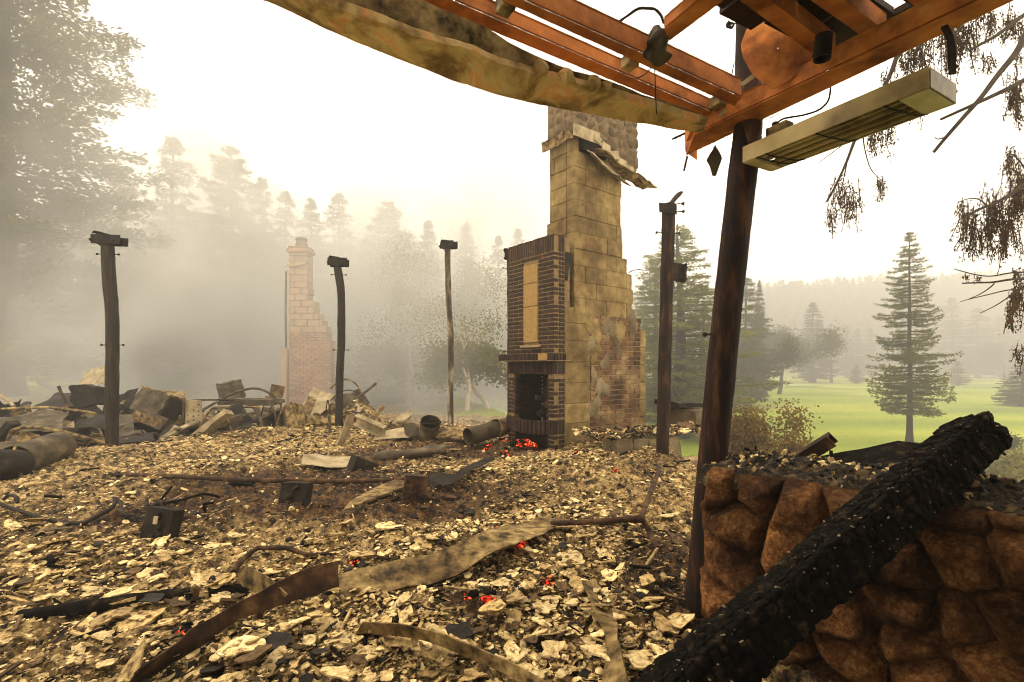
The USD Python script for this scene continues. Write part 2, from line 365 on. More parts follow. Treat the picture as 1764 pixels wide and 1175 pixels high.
m_ember = M('ember', {'g': ('geometry', {}), 'n': ('noise_texture', {'scale': 48.0, 'detail': 5.0}),
    'c': ('rgb_ramp', {'ramp': [(0.44, (0.0, 0.0, 0.0)), (0.52, (0.10, 0.002, 0.0005)), (0.6, (0.55, 0.022, 0.003)), (0.7, (1.0, 0.16, 0.02))]}),
    'cb': ('rgb_ramp', {'ramp': [(0.4, (0.012, 0.01, 0.008)), (0.6, (0.05, 0.02, 0.01))]}),
    'p': ('principled_bsdf', {'roughness': 0.9, 'emission_strength': 2.4, 'specular_ior_level': 0.1})},
    [('g.position', 'n.vector'), ('n.fac', 'c.fac'), ('n.fac', 'cb.fac'), ('cb.color', 'p.base_color'), ('c.color', 'p.emission_color')], surface='p.BSDF')
m_tubeglass = nmat('sooty_tube', [(0.3, (0.3, 0.22, 0.1)), (0.7, (0.55, 0.43, 0.22))], 8, rough=0.35, bump=0.1, spec=0.5)
m_haze = M('haze', {'v': ('principled_volume', {'color': (0.98, 0.95, 0.885), 'density': 0.0039, 'anisotropy': 0.25})}, volume='v.volume')
m_smoke = M('smoke', {'g': ('geometry', {}), 'n': ('noise_texture', {'scale': 0.2, 'detail': 2.5, 'roughness': 0.6, 'distortion': 0.6}), 'st': ('mapping', {'scale': (1.0, 0.8, 0.7)}),
    'r': ('map_range', {'from_min': 0.43, 'from_max': 0.66, 'to_min': 0.003, 'to_max': 0.033}),
    's': ('separate_xyz', {}), 'zf': ('map_range', {'from_min': 15.0, 'from_max': 1.0, 'to_min': 0.0, 'to_max': 1.0}),
    'xl': ('map_range', {'from_min': -7.0, 'from_max': 4.0, 'to_min': 0.0, 'to_max': 1.0}), 'xr': ('map_range', {'from_min': 4.0, 'from_max': -3.5, 'to_min': 0.0, 'to_max': 1.0}),
    'dg': ('math', {'math_type': 'multiply_add', 'value2': 0.75}), 'yl': ('map_range', {'from_min': 7.5, 'from_max': 11.5, 'to_min': 0.0, 'to_max': 1.0}), 'yr': ('map_range', {'from_min': 42.0, 'from_max': 30.0, 'to_min': 0.0, 'to_max': 1.0}),
    'a': ('math', {'math_type': 'multiply'}), 'b': ('math', {'math_type': 'multiply'}), 'c': ('math', {'math_type': 'multiply'}), 'd': ('math', {'math_type': 'multiply'}), 'e': ('math', {'math_type': 'multiply'}),
    'v': ('principled_volume', {'color': (0.995, 0.96, 0.87), 'anisotropy': 0.0})},
    [('g.position', 'st.vector'), ('st.vector', 'n.vector'), ('n.fac', 'r.value'), ('g.position', 's.vector'), ('s.z', 'zf.value'), ('s.y', 'dg.value1'), ('s.x', 'dg.value3'), ('dg.value', 'xl.value'), ('s.x', 'xr.value'), ('s.y', 'yl.value'), ('s.y', 'yr.value'),
     ('r.result', 'a.value1'), ('zf.result', 'a.value2'), ('a.value', 'b.value1'), ('xl.result', 'b.value2'), ('b.value', 'c.value1'), ('xr.result', 'c.value2'), ('c.value', 'd.value1'), ('yl.result', 'd.value2'), ('d.value', 'e.value1'), ('yr.result', 'e.value2'), ('e.value', 'v.density')], volume='v.volume')

# ---------------------------------------------------------------- ground
ZF = -3.7                                     # fairway level
def ground_z(x, y):
    x, y = np.asarray(x, float), np.asarray(y, float)
    xe = np.where(y < 9, 2.0, 2.0 - 0.3 * (y - 9))
    xe = np.maximum(xe, -14.0)
    s = np.maximum(x - xe, 0)
    z = -0.12 + ZF * (1 - np.exp(-s * 0.30)) * 1.0
    z = z - 0.25 * sstep(0.1, 0.8, s)
    z = np.maximum(z, ZF)
    r = np.hypot(x, y)
    p = np.stack([x, y, 0 * x], -1)
    z = z + 0.5 * nz(p, 0.045, 3) * sstep(3, 20, s) + 0.12 * nz(p, 0.2, 4) * sstep(1, 8, s)
    hill = sstep(215, 330, y + 0.1 * x) * sstep(-60, 40, x - (-20)) 
    h = hill * (40 + 22 * nz(p, 0.012, 8) + 8 * nz(p, 0.03, 9))
    hl = sstep(75, 130, y - 0.2 * x) * sstep(20, -30, x + 0.1 * y) * 4.0
    return z + h + hl
a_ = np.linspace(-1.25, 1.25, 220)
r_ = np.r_[0.0, np.geomspace(0.8, 520, 170)]
A_, R_ = np.meshgrid(a_, r_, indexing='ij')
gx, gy = R_ * np.sin(A_), R_ * np.cos(A_) - 3.0
gv = np.stack([gx, gy, ground_z(gx, gy)], -1).reshape(-1, 3)
single('ground', (gv, grid_faces(220, 171)[:, ::-1]), m_grass, 'mown green golf fairway falling away below the burnt building', kind='structure', smooth=True)

def patch(name, cx, cy, rx, ry, mat, label, dz=0.03):
    t = np.linspace(0, 2 * np.pi, 49)[:-1]
    rr = 1 + 0.25 * nz(np.stack([np.cos(t), np.sin(t), 0 * t + cx], 1), 1.3, 2)
    rings = [np.stack([cx + k * rx * rr * np.cos(t), cy + k * ry * rr * np.sin(t)], 1) for k in (0.03, 0.35, 0.7, 1.0)]
    q = np.vstack(rings)
    v = np.c_[q, ground_z(q[:, 0], q[:, 1]) + dz]
    single(name, (v, grid_faces(4, 48, True)), mat, label, kind='structure', smooth=True)
patch('putting_green', 5.2 / 30 * 0 + 63, 118, 12, 9, m_green, 'smooth pale putting green far across the fairway', 0.12)
patch('sand_bunker', 78, 172, 8, 4, m_sand, 'pale sand bunker at the far end of the fairway', 0.2)
patch('cart_path', 185, 195, 70, 5, m_sand, 'pale sandy strip below the far trees on the right', 0.2)
patch('near_green', 10.5, 14.6, 3.4, 1.3, m_green, 'light green mown strip just below the stone wall', 0.04)
patch('lawn_patch', -38, 58, 9, 6, m_green, 'pale lawn showing through the smoke behind the junk heap', 0.1)

m_yard = nmat('burnt_yard', [(0.35, (0.07, 0.05, 0.025)), (0.5, (0.2, 0.15, 0.08)), (0.65, (0.33, 0.27, 0.15))], 2.5, 9.0, bump=0.6, nrough=0.7)
patch('burnt_yard', -10.5, 19, 14, 9.5, m_yard, 'brown scorched yard around the smoky chimney behind the junk heap', 0.06)

# ---------------------------------------------------------------- haze and smoke
single('haze', trimesh.creation.box(bounds=[[-560, -12, -6.5], [560, 560, 86]]), m_haze, kind='stuff', label='thin warm wildfire haze filling the whole valley')
single('smoke', trimesh.creation.box(bounds=[[-36, 7.4, -0.6], [4, 42, 15]]), m_smoke, kind='stuff', label='drifting pale smoke over the burnt ground at left')

# ---------------------------------------------------------------- trees
def leaves(c, d, L, W, rg):
    """Leaf-like quads at c, along d, length L and width W."""
    n = len(c)
    d = d / (np.linalg.norm(d, axis=1, keepdims=True) + 1e-9)
    r = rg.normal(size=(n, 3))
    w = np.cross(d, r)
    w /= np.linalg.norm(w, axis=1, keepdims=True) + 1e-9
    L, W = np.broadcast_to(L, n)[:, None], np.broadcast_to(W, n)[:, None]
    v = np.stack([c, c + d * L * 0.45 + w * W * 0.5, c + d * L, c + d * L * 0.45 - w * W * 0.5], 1).reshape(-1, 3)
    return v, np.arange(4 * n).reshape(-1, 4)

def conifer(H, R, base, nw, seed, leaf=0.35, per=10, up=0.1, droop=0.25, pw=0.9, gap=0.15, r0=None, bend=0.0):
    """A conifer: tapered trunk with limbs, and whorled sprays of needles. Returns (trunk, crown)."""
    rg = np.random.default_rng(seed)
    zz = np.linspace(0, H, 14)
    r0 = r0 or H * 0.014 + 0.05
    cx = np.stack([bend * np.sin(zz / H * 2.2) * 0.5 + 0.1 * nz(np.stack([zz, 0 * zz, 0 * zz + seed], 1), 0.4, seed), 0.1 * nz(np.stack([zz, 0 * zz + 9, 0 * zz + seed], 1), 0.4, seed), zz], 1)
    tr = [tube(cx, r0 * (1 - zz / H) ** 0.85 * (1 + 0.5 * np.exp(-zz / (0.03 * H))) + 0.012, 9)]
    C, D, Ls = [], [], []
    for i in range(nw):
        t = base + (1 - base) * ((i + rg.uniform(0, 1)) / nw)
        if rg.uniform() < gap * 0.5:
            continue
        z = t * H
        o = np.array([np.interp(z, zz, cx[:, k]) for k in range(3)])
        tt = (t - base) / (1 - base)
        Lb = R * (1 - tt) ** pw * min(1.0, 0.55 + 2.2 * tt)
        nb = rg.integers(4, 7)
        a0 = rg.uniform(0, 6.28)
        for j in range(nb):
            if rg.uniform() < gap:
                continue
            L = Lb * rg.uniform(0.45, 1.15) + 0.1
            az = a0 + j * 6.283 / nb + rg.normal(0, 0.25)
            h = np.array([np.cos(az), np.sin(az), 0])
            u = np.linspace(0, 1, 5)
            pts = o + h * (u * L)[:, None] + np.array([0, 0, 1.0]) * ((up * u - droop * u ** 2 + 0.22 * u ** 4) * L)[:, None] + rg.normal(0, 0.02 * L, (5, 3)) * u[:, None]
            tr.append(tube(pts, (0.02 + 0.012 * L) * (1 - 0.8 * u), 3, caps=False))
            n = int(per * (0.4 + L / R * 1.4)) + 2
            q = rg.uniform(0.12, 1.0, n) ** 0.8
            c = np.stack([np.interp(q, u, pts[:, k]) for k in range(3)], 1)
            side = np.cross(h, [0, 0, 1.0])
            lat = rg.normal(0, 0.16, n) * L * (1.15 - 0.8 * q)
            c = c + side * lat[:, None] + np.array([0, 0, 1.0]) * (-np.abs(lat) * 0.18 + rg.normal(0, 0.05, n) * L * 0.5)[:, None]
            for _ in range(3):
                C.append(c + rg.normal(0, leaf * 0.25, c.shape))
                D.append(h * 0.8 + side * (np.sign(lat) * 0.7)[:, None] + rg.normal(0, 0.35, c.shape) + np.array([0, 0, 0.12]))
                Ls.append(np.full(n, leaf) * rg.uniform(0.6, 1.2, n) * (0.5 + 0.5 * (1 - tt)))
    k = 40
    C.append(np.array([0, 0, 1.0]) * (H * rg.uniform(0.93, 0.995, k))[:, None] + np.array([np.interp(H * .97, zz, cx[:, 0]), np.interp(H * .97, zz, cx[:, 1]), 0]))
    D.append(rg.normal(0, 0.35, (k, 3)) + np.array([0, 0, 0.8])); Ls.append(np.full(k, leaf * 0.6))
    C, D, Ls = np.vstack(C), np.vstack(D), np.concatenate(Ls)
    return join(*tr), mv(leaves(C, D, Ls, Ls * 0.42, rg))

def broadleaf(H, R, seed, leaf=0.22, n_leaf=9000, trunk=0.35, depth=4, spread=0.75, r0=0.2, clump=0.9):
    rg = np.random.default_rng(seed)
    tubes, ends = [], []
    def grow(p, d, L, r, k):
        q = [p]
        for _ in range(3):
            d = d + rg.normal(0, 0.13, 3); d /= np.linalg.norm(d)
            q.append(q[-1] + d * L / 3)
        tubes.append(tube(np.array(q), np.linspace(r, r * 0.62, 4), 6 if k < 2 else 4, caps=False))
        if k >= 2:
            ends.append(q[-1]); ends.append(q[2])
        if k < depth:
            for _ in range(rg.integers(2, 4)):
                nd = d + rg.normal(0, spread, 3) * np.array([1, 1, 0.6]) + np.array([0, 0, 0.12])
                grow(q[-1], nd / np.linalg.norm(nd), L * rg.uniform(0.62, 0.85), r * 0.6, k + 1)
    grow(np.zeros(3), np.array([0, 0, 1.0]), H * trunk, r0, 0)
    E = np.array(ends)
    ext = np.abs(E[:, :2]).max()
    s = np.array([R / ext, R / ext, H / E[:, 2].max() * 0.97])
    c = E[rg.integers(0, len(E), n_leaf)] * s + rg.normal(0, 1, (n_leaf, 3)) * clump * R * 0.14
    tr = join(*tubes)
    return (tr[0] * s, tr[1]), mv(leaves(c, rg.normal(size=(n_leaf, 3)) + np.array([0, 0, -0.3]), leaf * rg.uniform(0.6, 1.2, n_leaf), leaf * 0.6, rg))

CLS = {}
def tree_class(name, trunk, crown, mt, mc):
    c = stage.CreateClassPrim('/World/' + name)
    if trunk is not None:
        usdkit.mesh(stage, f'/World/{name}/trunk', trunk, mt)
    if crown is not None:
        usdkit.mesh(stage, f'/World/{name}/crown', crown, mc)
    return name
def tree(cls, name, label, cat, x, y, s=1.0, rz=0.0, sxy=1.0, group=None, z=None):
    p = pname('/World', name)
    X = UsdGeom.Xform.Define(stage, p)
    X.AddTranslateOp().Set(Gf.Vec3d(float(x), float(y), float(ground_z(x, y) if z is None else z) - 0.05))
    X.AddRotateZOp().Set(float(rz))
    X.AddScaleOp().Set(Gf.Vec3f(float(s * sxy), float(s * sxy), float(s)))
    X.GetPrim().GetReferences().AddInternalReference('/World/' + cls)
    X.GetPrim().SetInstanceable(True)
    return tag(X, label, cat, group)

tree_class('fir_class', *conifer(10, 2.6, 0.06, 54, 1, 0.2, 46, 0.05, 0.35, 0.62, 0.2), m_bark, m_conifer)
tree_class('pine_class', *conifer(10, 2.4, 0.14, 46, 2, 0.21, 52, 0.12, 0.25, 0.5, 0.3), m_bark, m_conifer)
tree_class('feather_class', *conifer(10, 2.6, 0.06, 50, 9, 0.16, 60, 0.12, 0.32, 0.72, 0.2), m_bark, m_redwood)
tree_class('spruce_class', *conifer(10, 1.9, 0.05, 56, 3, 0.18, 46, 0.02, 0.4, 0.75, 0.15), m_bark, m_conifer)
tree_class('oak_class', *broadleaf(8, 4.6, 5, 0.22, 16000, 0.3), m_bark, m_oak)
tree_class('maple_class', *broadleaf(6, 3.4, 6, 0.17, 16000, 0.25, spread=0.85), m_palebark, m_light)
tree_class('bare_class', *broadleaf(7, 3.2, 7, 0.2, 1500, 0.25, depth=5, spread=0.6, r0=0.13, clump=1.2), m_palebark, m_light)
tree_class('wispy_class', *broadleaf(8, 3.4, 15, 0.10, 9000, 0.28, depth=5, spread=0.6, r0=0.12, clump=0.9), m_palebark, m_light)
tree_class('bush_class', *broadleaf(2.2, 1.5, 8, 0.14, 7000, 0.16, spread=1.0, r0=0.03), m_palebark, m_light)

def at(px, d):
    return (px - 882) / F * d, d
# forest behind the smoke: (px, top py, distance, class, width factor)
wood = [(205, 285, 55, 'pine', 1.0, 'narrow ragged conifer just right of the giant trunk'),
        (297, 235, 56, 'fir', .95, 'tall broad conifer with a pointed tip, second right of the giant tree'),
        (398, 256, 58, 'pine', 1.1, 'tall full conifer with a twin rounded top above the left chimney'),
        (452, 305, 66, 'fir', .8, 'slim conifer peeking out behind the full twin topped one'),
        (492, 328, 74, 'fir', .9, 'pointed hazy conifer directly behind the smoky chimney pot'),
        (536, 340, 70, 'spruce', 1.2, 'pointed hazy conifer right of the smoky chimney'),
        (585, 332, 84, 'fir', 1.0, 'star tipped faded conifer above the second burnt post'),
        (668, 347, 86, 'pine', 1.2, 'broad pale conifer midway between the second and third burnt posts'),
        (738, 378, 92, 'spruce', 1.2, 'small pale conifer left of the third burnt post'),
        (803, 382, 96, 'spruce', 1.2, 'small pale conifer right of the third burnt post'),
        (858, 405, 112, 'fir', .8, 'tiny faded conifer nearest to the fireplace'),
        (893, 393, 118, 'fir', .8, 'faded conifer tip showing over the fireplace top'),
        (120, 330, 62, 'fir', 1.2, 'dark conifer half hidden behind the giant tree'),
        (350, 400, 66, 'spruce', 1.3, 'low conifer filling the gap between the two tall ones'),
        (630, 410, 98, 'fir', 1.3, 'low pale conifer behind the smoke between two posts'),
        (700, 400, 105, 'pine', 1.3, 'low pale conifer behind the bare bushes'),
        (20, 300, 50, 'fir', 1.3, 'dark conifer filling the left edge behind the giant trunk'),
        (250, 410, 52, 'spruce', 1.6, 'low bushy conifer under the tall pointed one'),
        (470, 420, 60, 'fir', 1.5, 'low bushy conifer left of the smoky chimney'),
        (560, 430, 72, 'fir', 1.6, 'low bushy conifer right behind the smoky chimney')]
rg = np.random.default_rng(5)
for px, py, d, k, w, lab in wood:
    x, y = at(px, d)
    H = (628 - py) / F * d + EYE - float(ground_z(x, y))
    tree(k + '_class', 'conifer_tree', lab, 'tree', x, y, H / 10, rg.uniform(0, 360), w * (22.0 / H) ** 0.3)
# understorey at left and centre
under = [(40, 520, 30, 'maple', 1.3, 'leafy green shrub at the foot of the giant tree'), (150, 470, 34, 'maple', 1.5, 'light green leafy tree left of the first burnt post'), (255, 480, 36, 'maple', 1.5, 'yellow green spreading tree right of the first burnt post'),
         (365, 500, 40, 'oak', 1.3, 'dim rounded tree seen through thick smoke'), (450, 510, 38, 'oak', 1.2, 'dim rounded tree just left of the smoky chimney'), (100, 590, 26, 'bush', 2.6, 'wide low bush behind the left junk heap'), (250, 600, 30, 'bush', 2.6, 'low bush beside the smoky lawn'),
         (615, 460, 33, 'wispy', 1.1, 'smoky leafy tree just right of the second post'), (715, 418, 27, 'wispy', .9, 'tall thin leafed tree left of the third post'), (830, 450, 30, 'wispy', 1.1, 'smoky leafy tree left of the fireplace'), (665, 500, 30, 'wispy', 1.1, 'smoky low tree between the second and third posts'), (790, 520, 34, 'maple', 1.4, 'smoky low tree behind the third post'),
         (705, 520, 19, 'bare', .8, 'pale bare branched bush left of the third post'), (805, 540, 17, 'bare', .9, 'pale forked bare tree right of the third post'), (640, 600, 21, 'bush', 1.6, 'low bush in the smoke right of the second post'), (730, 610, 20, 'bush', 1.6, 'low bush in the smoke left of the third post'), (840, 600, 18, 'bush', 1.5, 'low bush in the smoke beside the fireplace')]
base_h = {'wispy': 8, 'oak': 8, 'maple': 6, 'bare': 7, 'bush': 2.2}
for px, py, d, k, w, lab in under:
    x, y = at(px, d)
    H = (628 - py) / F * d + EYE - float(ground_z(x, y))
    tree(k + '_class', {'bush': 'bush', 'bare': 'bare_tree'}.get(k, 'leafy_tree'), lab, 'bush' if k == 'bush' else 'tree', x, y, H / base_h[k], rg.uniform(0, 360), w)
# right side trees
right = [(1170, 385, 34, 'feather', 1.75, 'tall feathery conifer right behind the main chimney'), (1128, 440, 44, 'feather', 1.3, 'conifer between the main chimney and the tall right post'), (1212, 520, 40, 'feather', 1.6, 'low conifer behind the right hand burnt post'),
         (1285, 478, 62, 'fir', 1.25, 'hazy conifer just right of the leaning post'), (1308, 482, 70, 'spruce', .6, 'very thin hazy conifer spire beside the leaning post'), (1342, 572, 84, 'oak', 1.15, 'hazy oak with forked trunk left of the dark fairway conifer'), (1290, 585, 58, 'oak', .9, 'nearer oak with leaning trunk beside the leaning post'),
         (1400, 520, 135, 'spruce', 1.75, 'dark dense conifer standing in the middle of the fairway'), (1432, 578, 140, 'oak', 1.2, 'hazy oak tucked against the dark fairway conifer'), (1458, 560, 185, 'fir', 1.0, 'faded small conifer right of the fairway oak'), (1477, 566, 185, 'fir', 1.0, 'faded small conifer, middle of three behind the redwood'), (1500, 566, 190, 'fir', 1.0, 'faded small conifer just left of the redwood'), (1475, 628, 128, 'fir', 1.2, 'tiny dark conifer at the fairway edge'),
         (1640, 512, 188, 'fir', 1.4, 'faded tall conifer just right of the redwood'), (1684, 530, 185, 'fir', 1.6, 'faded tall conifer second right of the redwood'), (1722, 545, 195, 'fir', 1.5, 'faded tall conifer third right of the redwood'), (1758, 555, 190, 'fir', 1.5, 'faded conifer at the right edge of the view'), (1728, 595, 160, 'oak', 1.0, 'faded spreading oak at the far right'), (1650, 622, 118, 'fir', 1.3, 'small dark conifer right of the redwood trunk'), (1762, 622, 62, 'spruce', 2.4, 'bushy dark shrub cut off by the right edge'),
         (1605, 560, 230, 'fir', 1.3, 'very faint conifer right behind the redwood'), (1545, 570, 235, 'fir', 1.3, 'very faint conifer left behind the redwood')]
for px, py, d, k, w, lab in right:
    x, y = at(px, d)
    H = (628 - py) / F * d + EYE - float(ground_z(x, y))
    tree(k + '_class', 'conifer_tree' if k not in ('oak',) else 'oak_tree', lab, 'tree', x, y, H / (8 if k == 'oak' else 10), rg.uniform(0, 360), w * (1 if k == 'oak' else (15.0 / H) ** 0.3))

tree_class('weed_class', *broadleaf(1.0, 0.8, 18, 0.12, 2600, 0.15, spread=1.1, r0=0.02, clump=1.2), m_twig, m_weeds)
for px, d, s, lab in ((1640, 20, 1.0, 'small yellow green weed clump left of the big log end'), (1668, 18, 1.1, 'low yellow green weed clump right below the big log end'), (1700, 19, 1.3, 'wide yellowish weed clump beyond the right part of the wall'), (1735, 18, 1.2, 'bushy yellow weed clump near the right edge'), (1760, 20, 1.5, 'tall yellow weed clump cut off by the right edge'), (1490, 22, 0.8, 'small weed clump on the lawn beyond the flat charred plank'), (1425, 16, 1.2, 'pale green weed clump beyond the steel channel offcut'), (1745, 26, 1.2, 'round dark green weed clump on the lawn at the right edge')):
    x, y = at(px, d)
    tree('weed_class', 'weed_clump', lab, 'weeds', x, y, s, px * 7 % 360, 1.2)

# the redwood standing alone on the fairway
x, y = at(1567, 30.4)
T = Thing('redwood_tree', 'single young redwood standing alone on the near fairway', 'tree', (x, y, float(ground_z(x, y)) - 0.1))
H = (628 - 402) / F * 30.4 + EYE - T.loc[2]
tr, cr = conifer(H, 2.75, 0.15, 64, 23, 0.16, 52, 0.0, 0.16, 0.7, 0.15, r0=0.17)
T.part('trunk', xf(tr, None, T.loc), m_bark)
T.part('crown', xf(cr, None, T.loc), m_redwood)
# the giant at the left edge
x, y = at(2, 25)
T = Thing('giant_redwood', 'giant redwood with massive trunk rising out of the left edge', 'tree', (x, y, float(ground_z(x, y)) - 0.1))
tr, cr = conifer(34, 7.6, 0.12, 66, 33, 0.36, 120, 0.12, 0.34, 0.4, 0.16, r0=0.72)
T.part('trunk', xf(tr, None, T.loc), m_bark)
T.part('crown', xf(cr, None, T.loc), m_conifer)
# scorched shrub beyond the wall
x, y = at(1322, 11.5)
T = Thing('scorched_shrub', 'brown and green scorched shrub behind the stone wall', 'shrub', (x, y, float(ground_z(x, y)) - 0.05))
H = (628 - 703) / F * 11.5 + EYE - T.loc[2]
tr, cr = broadleaf(H, 0.95, 41, 0.085, 12000, 0.3, spread=0.8, r0=0.06, clump=1.35)
T.part('trunk', xf(tr, None, T.loc), m_twig)
T.part('crown', xf(cr, None, T.loc), m_browngreen)
x, y = at(1262, 13)
tree('bush_class', 'bush', 'grey green bush in smoke beside the leaning post', 'bush', x, y, 1.1, 30, 0.8)

def instancer(name, protos, pos, quat, scale, idx, label, kind='stuff', parent='/World', **k):
    path = pname(parent, name)
    pi = UsdGeom.PointInstancer.Define(stage, path)
    rel = pi.CreatePrototypesRel()
    UsdGeom.Scope.Define(stage, path + '/pieces')
    for i, (m, mat) in enumerate(protos):
        usdkit.mesh(stage, f'{path}/pieces/piece_{i:03d}' if i else f'{path}/pieces/piece', m, mat)
        rel.AddTarget(f'{path}/pieces/piece_{i:03d}' if i else f'{path}/pieces/piece')
    pi.CreatePositionsAttr(Vt.Vec3fArray.FromNumpy(np.asarray(pos, np.float32)))
    pi.CreateProtoIndicesAttr(Vt.IntArray.FromNumpy(np.asarray(idx, np.int32)))
    q = np.asarray(quat, float)
    pi.CreateOrientationsAttr(Vt.QuathArray([Gf.Quath(*map(float, w)) for w in q]))
    sc = np.asarray(scale, np.float32)
    pi.CreateScalesAttr(Vt.Vec3fArray.FromNumpy(np.repeat(sc[:, None], 3, 1) if sc.ndim == 1 else sc))
    return tag(pi, label, kind=kind, **k)
def zquat(a):
    return np.stack([np.cos(a / 2), 0 * a, 0 * a, np.sin(a / 2)], 1)

# the forest on the far hillside
rg = np.random.default_rng(77)
low = [conifer(10, 2.6, 0.05, 16, 60 + k, 1.0, 3, 0.0, 0.3, 0.9) for k in range(3)]
hx, hy = rg.uniform(-60, 430, 5200), rg.uniform(222, 345, 5200)
keep = (np.abs(hx / hy - 0.6) < 0.62) & (ground_z(hx, hy) > ZF + 1.5)
hx, hy = hx[keep], hy[keep]
instancer('hillside_forest', [(join(t, c), m_conifer) for t, c in low], np.stack([hx, hy, ground_z(hx, hy) - 0.5], 1), zquat(rg.uniform(0, 6.28, len(hx))), rg.uniform(0.9, 2.1, len(hx)), rg.integers(0, 3, len(hx)), 'far-off conifer forest covering the hazy hillside')

# weeds on the bank below the wall
n = 650
wx = rg.uniform(2.6, 11, n); wy = rg.uniform(2.0, 9.5, n)
k = ((wx / wy > 0.46) & (wx / wy < 1.15) & (nz(np.stack([wx, wy, 0 * wx], 1), 0.8, 6) + 0.16 * (wx / wy - 0.8) > -0.02) & (wx > 2.9))
wx, wy = wx[k], wy[k]
tufts = []
for s in range(3):
    r2 = np.random.default_rng(200 + s)
    c = r2.normal(0, 0.12, (70, 3)) * np.array([1, 1, 0.6]) + np.array([0, 0, 0.14])
    tufts.append((mv(leaves(c, r2.normal(size=(70, 3)) + np.array([0, 0, 1.2]), r2.uniform(0.06, 0.16, 70), 0.035, r2)), m_weeds))
instancer('bank_weeds', tufts, np.stack([wx, wy, ground_z(wx, wy)], 1), zquat(rg.uniform(0, 6.28, len(wx))), rg.uniform(0.7, 1.7, len(wx)), rg.integers(0, 3, len(wx)), 'yellow green weeds growing on the bank below the wall')

# ---------------------------------------------------------------- main chimney with fireplace
C0 = np.array([(954 - 882) / F * 6.3, 6.3, 0.0])
UA, VA = np.array([-0.615, 0.789, 0]), np.array([0.79, 0.614, 0])
UA, VA = UA / np.linalg.norm(UA), VA / np.linalg.norm(VA)
RW = np.stack([UA, VA, [0, 0, 1.0]], 1)          # columns: along the front, into the depth, up
def fw(a, b, z):
    return C0 + a * UA + b * VA + np.array([0, 0, z])
def fbox(a0, a1, b0, b1, z0, z1, c=0.004):
    v, f = cbox((abs(a1 - a0), abs(b1 - b0), abs(z1 - z0)), c)
    return v @ RW.T + fw((a0 + a1) / 2, (b0 + b1) / 2, (z0 + z1) / 2), f[:, ::-1]
def a_px(px, b=0.0):
    k = (px - 882) / F
    p = fw(0, b, 0)
    return (k * p[1] - p[0]) / (UA[0] - k * UA[1])
def b_px(px, a=0.0):
    k = (px - 882) / F
    p = fw(a, 0, 0)
    return (k * p[1] - p[0]) / (VA[0] - k * VA[1])
rg = np.random.default_rng(3)
W0 = a_px(875)
CH = Thing('fireplace_chimney', 'tall ruined chimney of tan blocks with dark brick fireplace at its foot', 'chimney', C0)
ZB = 0.1
oa0, oa1 = a_px(941), a_px(889)                   # the fireplace opening
# the breast's mortar body around the opening
core = [fbox(0.006, W0 - 0.006, 0.006, 0.30, 1.37, 3.2), fbox(0.006, oa0 - 0.03, 0.006, 0.5, ZB, 1.37), fbox(oa1 + 0.055, W0 - 0.006, 0.006, 0.5, ZB, 1.37), fbox(0.01, W0 - 0.01, 0.302, 0.6, 1.372, 2.2)]
CH.part('mortar_body', join(*core), m_mortardark)
CH.part('firebox_lining', join(fbox(oa0 - 0.029, oa0 - 0.004, 0.02, 0.5, ZB, 1.368), fbox(oa1 + 0.004, oa1 + 0.054, 0.1, 0.5, ZB, 1.368), fbox(oa0 - 0.003, oa1 + 0.003, 0.5, 0.62, ZB, 1.368), fbox(oa0 - 0.003, oa1 + 0.003, 0.1, 0.49, 1.34, 1.369)), m_char)
CH.part('hearth_floor', fbox(oa0 + 0.002, oa1 - 0.002, 0.03, 0.498, 0.40, 0.60), m_char)
nb = 0
def brick(name, a0, a1, b0, b1, z0, z1, mat, c=0.004):
    j = lambda s: float(rg.normal(0, s))
    CH.part(name, fbox(a0 + j(.0012), a1 + j(.0012), b0 + j(.0016), b1, z0 + j(.0008), z1 + j(.0008), c), mat)
pa0, pa1 = a_px(927), a_px(902)                   # the tan panel
pz0, pz1 = 1.80, 2.88
def course(z0, z1, spans, side=True, k=0):
    """Thin bricks of one course over the given spans of the front, and the return on the right side."""
    L = 0.235
    for s0, s1 in spans:
        x = s0 - (L / 2 if k % 2 else 0)
        while x < s1 - 1e-6:
            x0, x1 = max(x, s0), min(x + L, s1)
            if x1 - x0 > 0.02:
                brick('thin_brick', x0 + 0.005, x1 - 0.005, 0.0, 0.09, z0, z1, m_thinbrick)
            x += L
    if side:
        if k % 2:
            brick('thin_brick', 0.0, 0.09, 0.098, 0.2, z0, z1, m_thinbrick)
        else:
            brick('thin_brick', 0.0, 0.09, 0.094, 0.142, z0, z1, m_thinbrick); brick('thin_brick', 0.0, 0.09, 0.152, 0.2, z0, z1, m_thinbrick)
ch = 0.058
z, k = 1.655, 0
while z + ch < 2.99:
    inp = z + ch > pz0 and z < pz1
    course(z + 0.006, z + ch - 0.006, [(0, pa0), (pa1, W0)] if inp else [(0, W0)], True, k)
    z += ch; k += 1
zt = z
for i in range(3):
    zz = [1.80, 2.30, 2.62, 2.88]
    CH.part('wall_slab', fbox(pa0 + 0.006, pa1 - 0.006, -0.012, 0.05, zz[i] + 0.004, zz[i + 1] - 0.004), m_panel, label='tan slab set into the brick breast')
CH.part('panel_ledge', fbox(pa0 - 0.06, pa1 + 0.05, -0.03, 0.02, 1.735, 1.765), m_mortar)
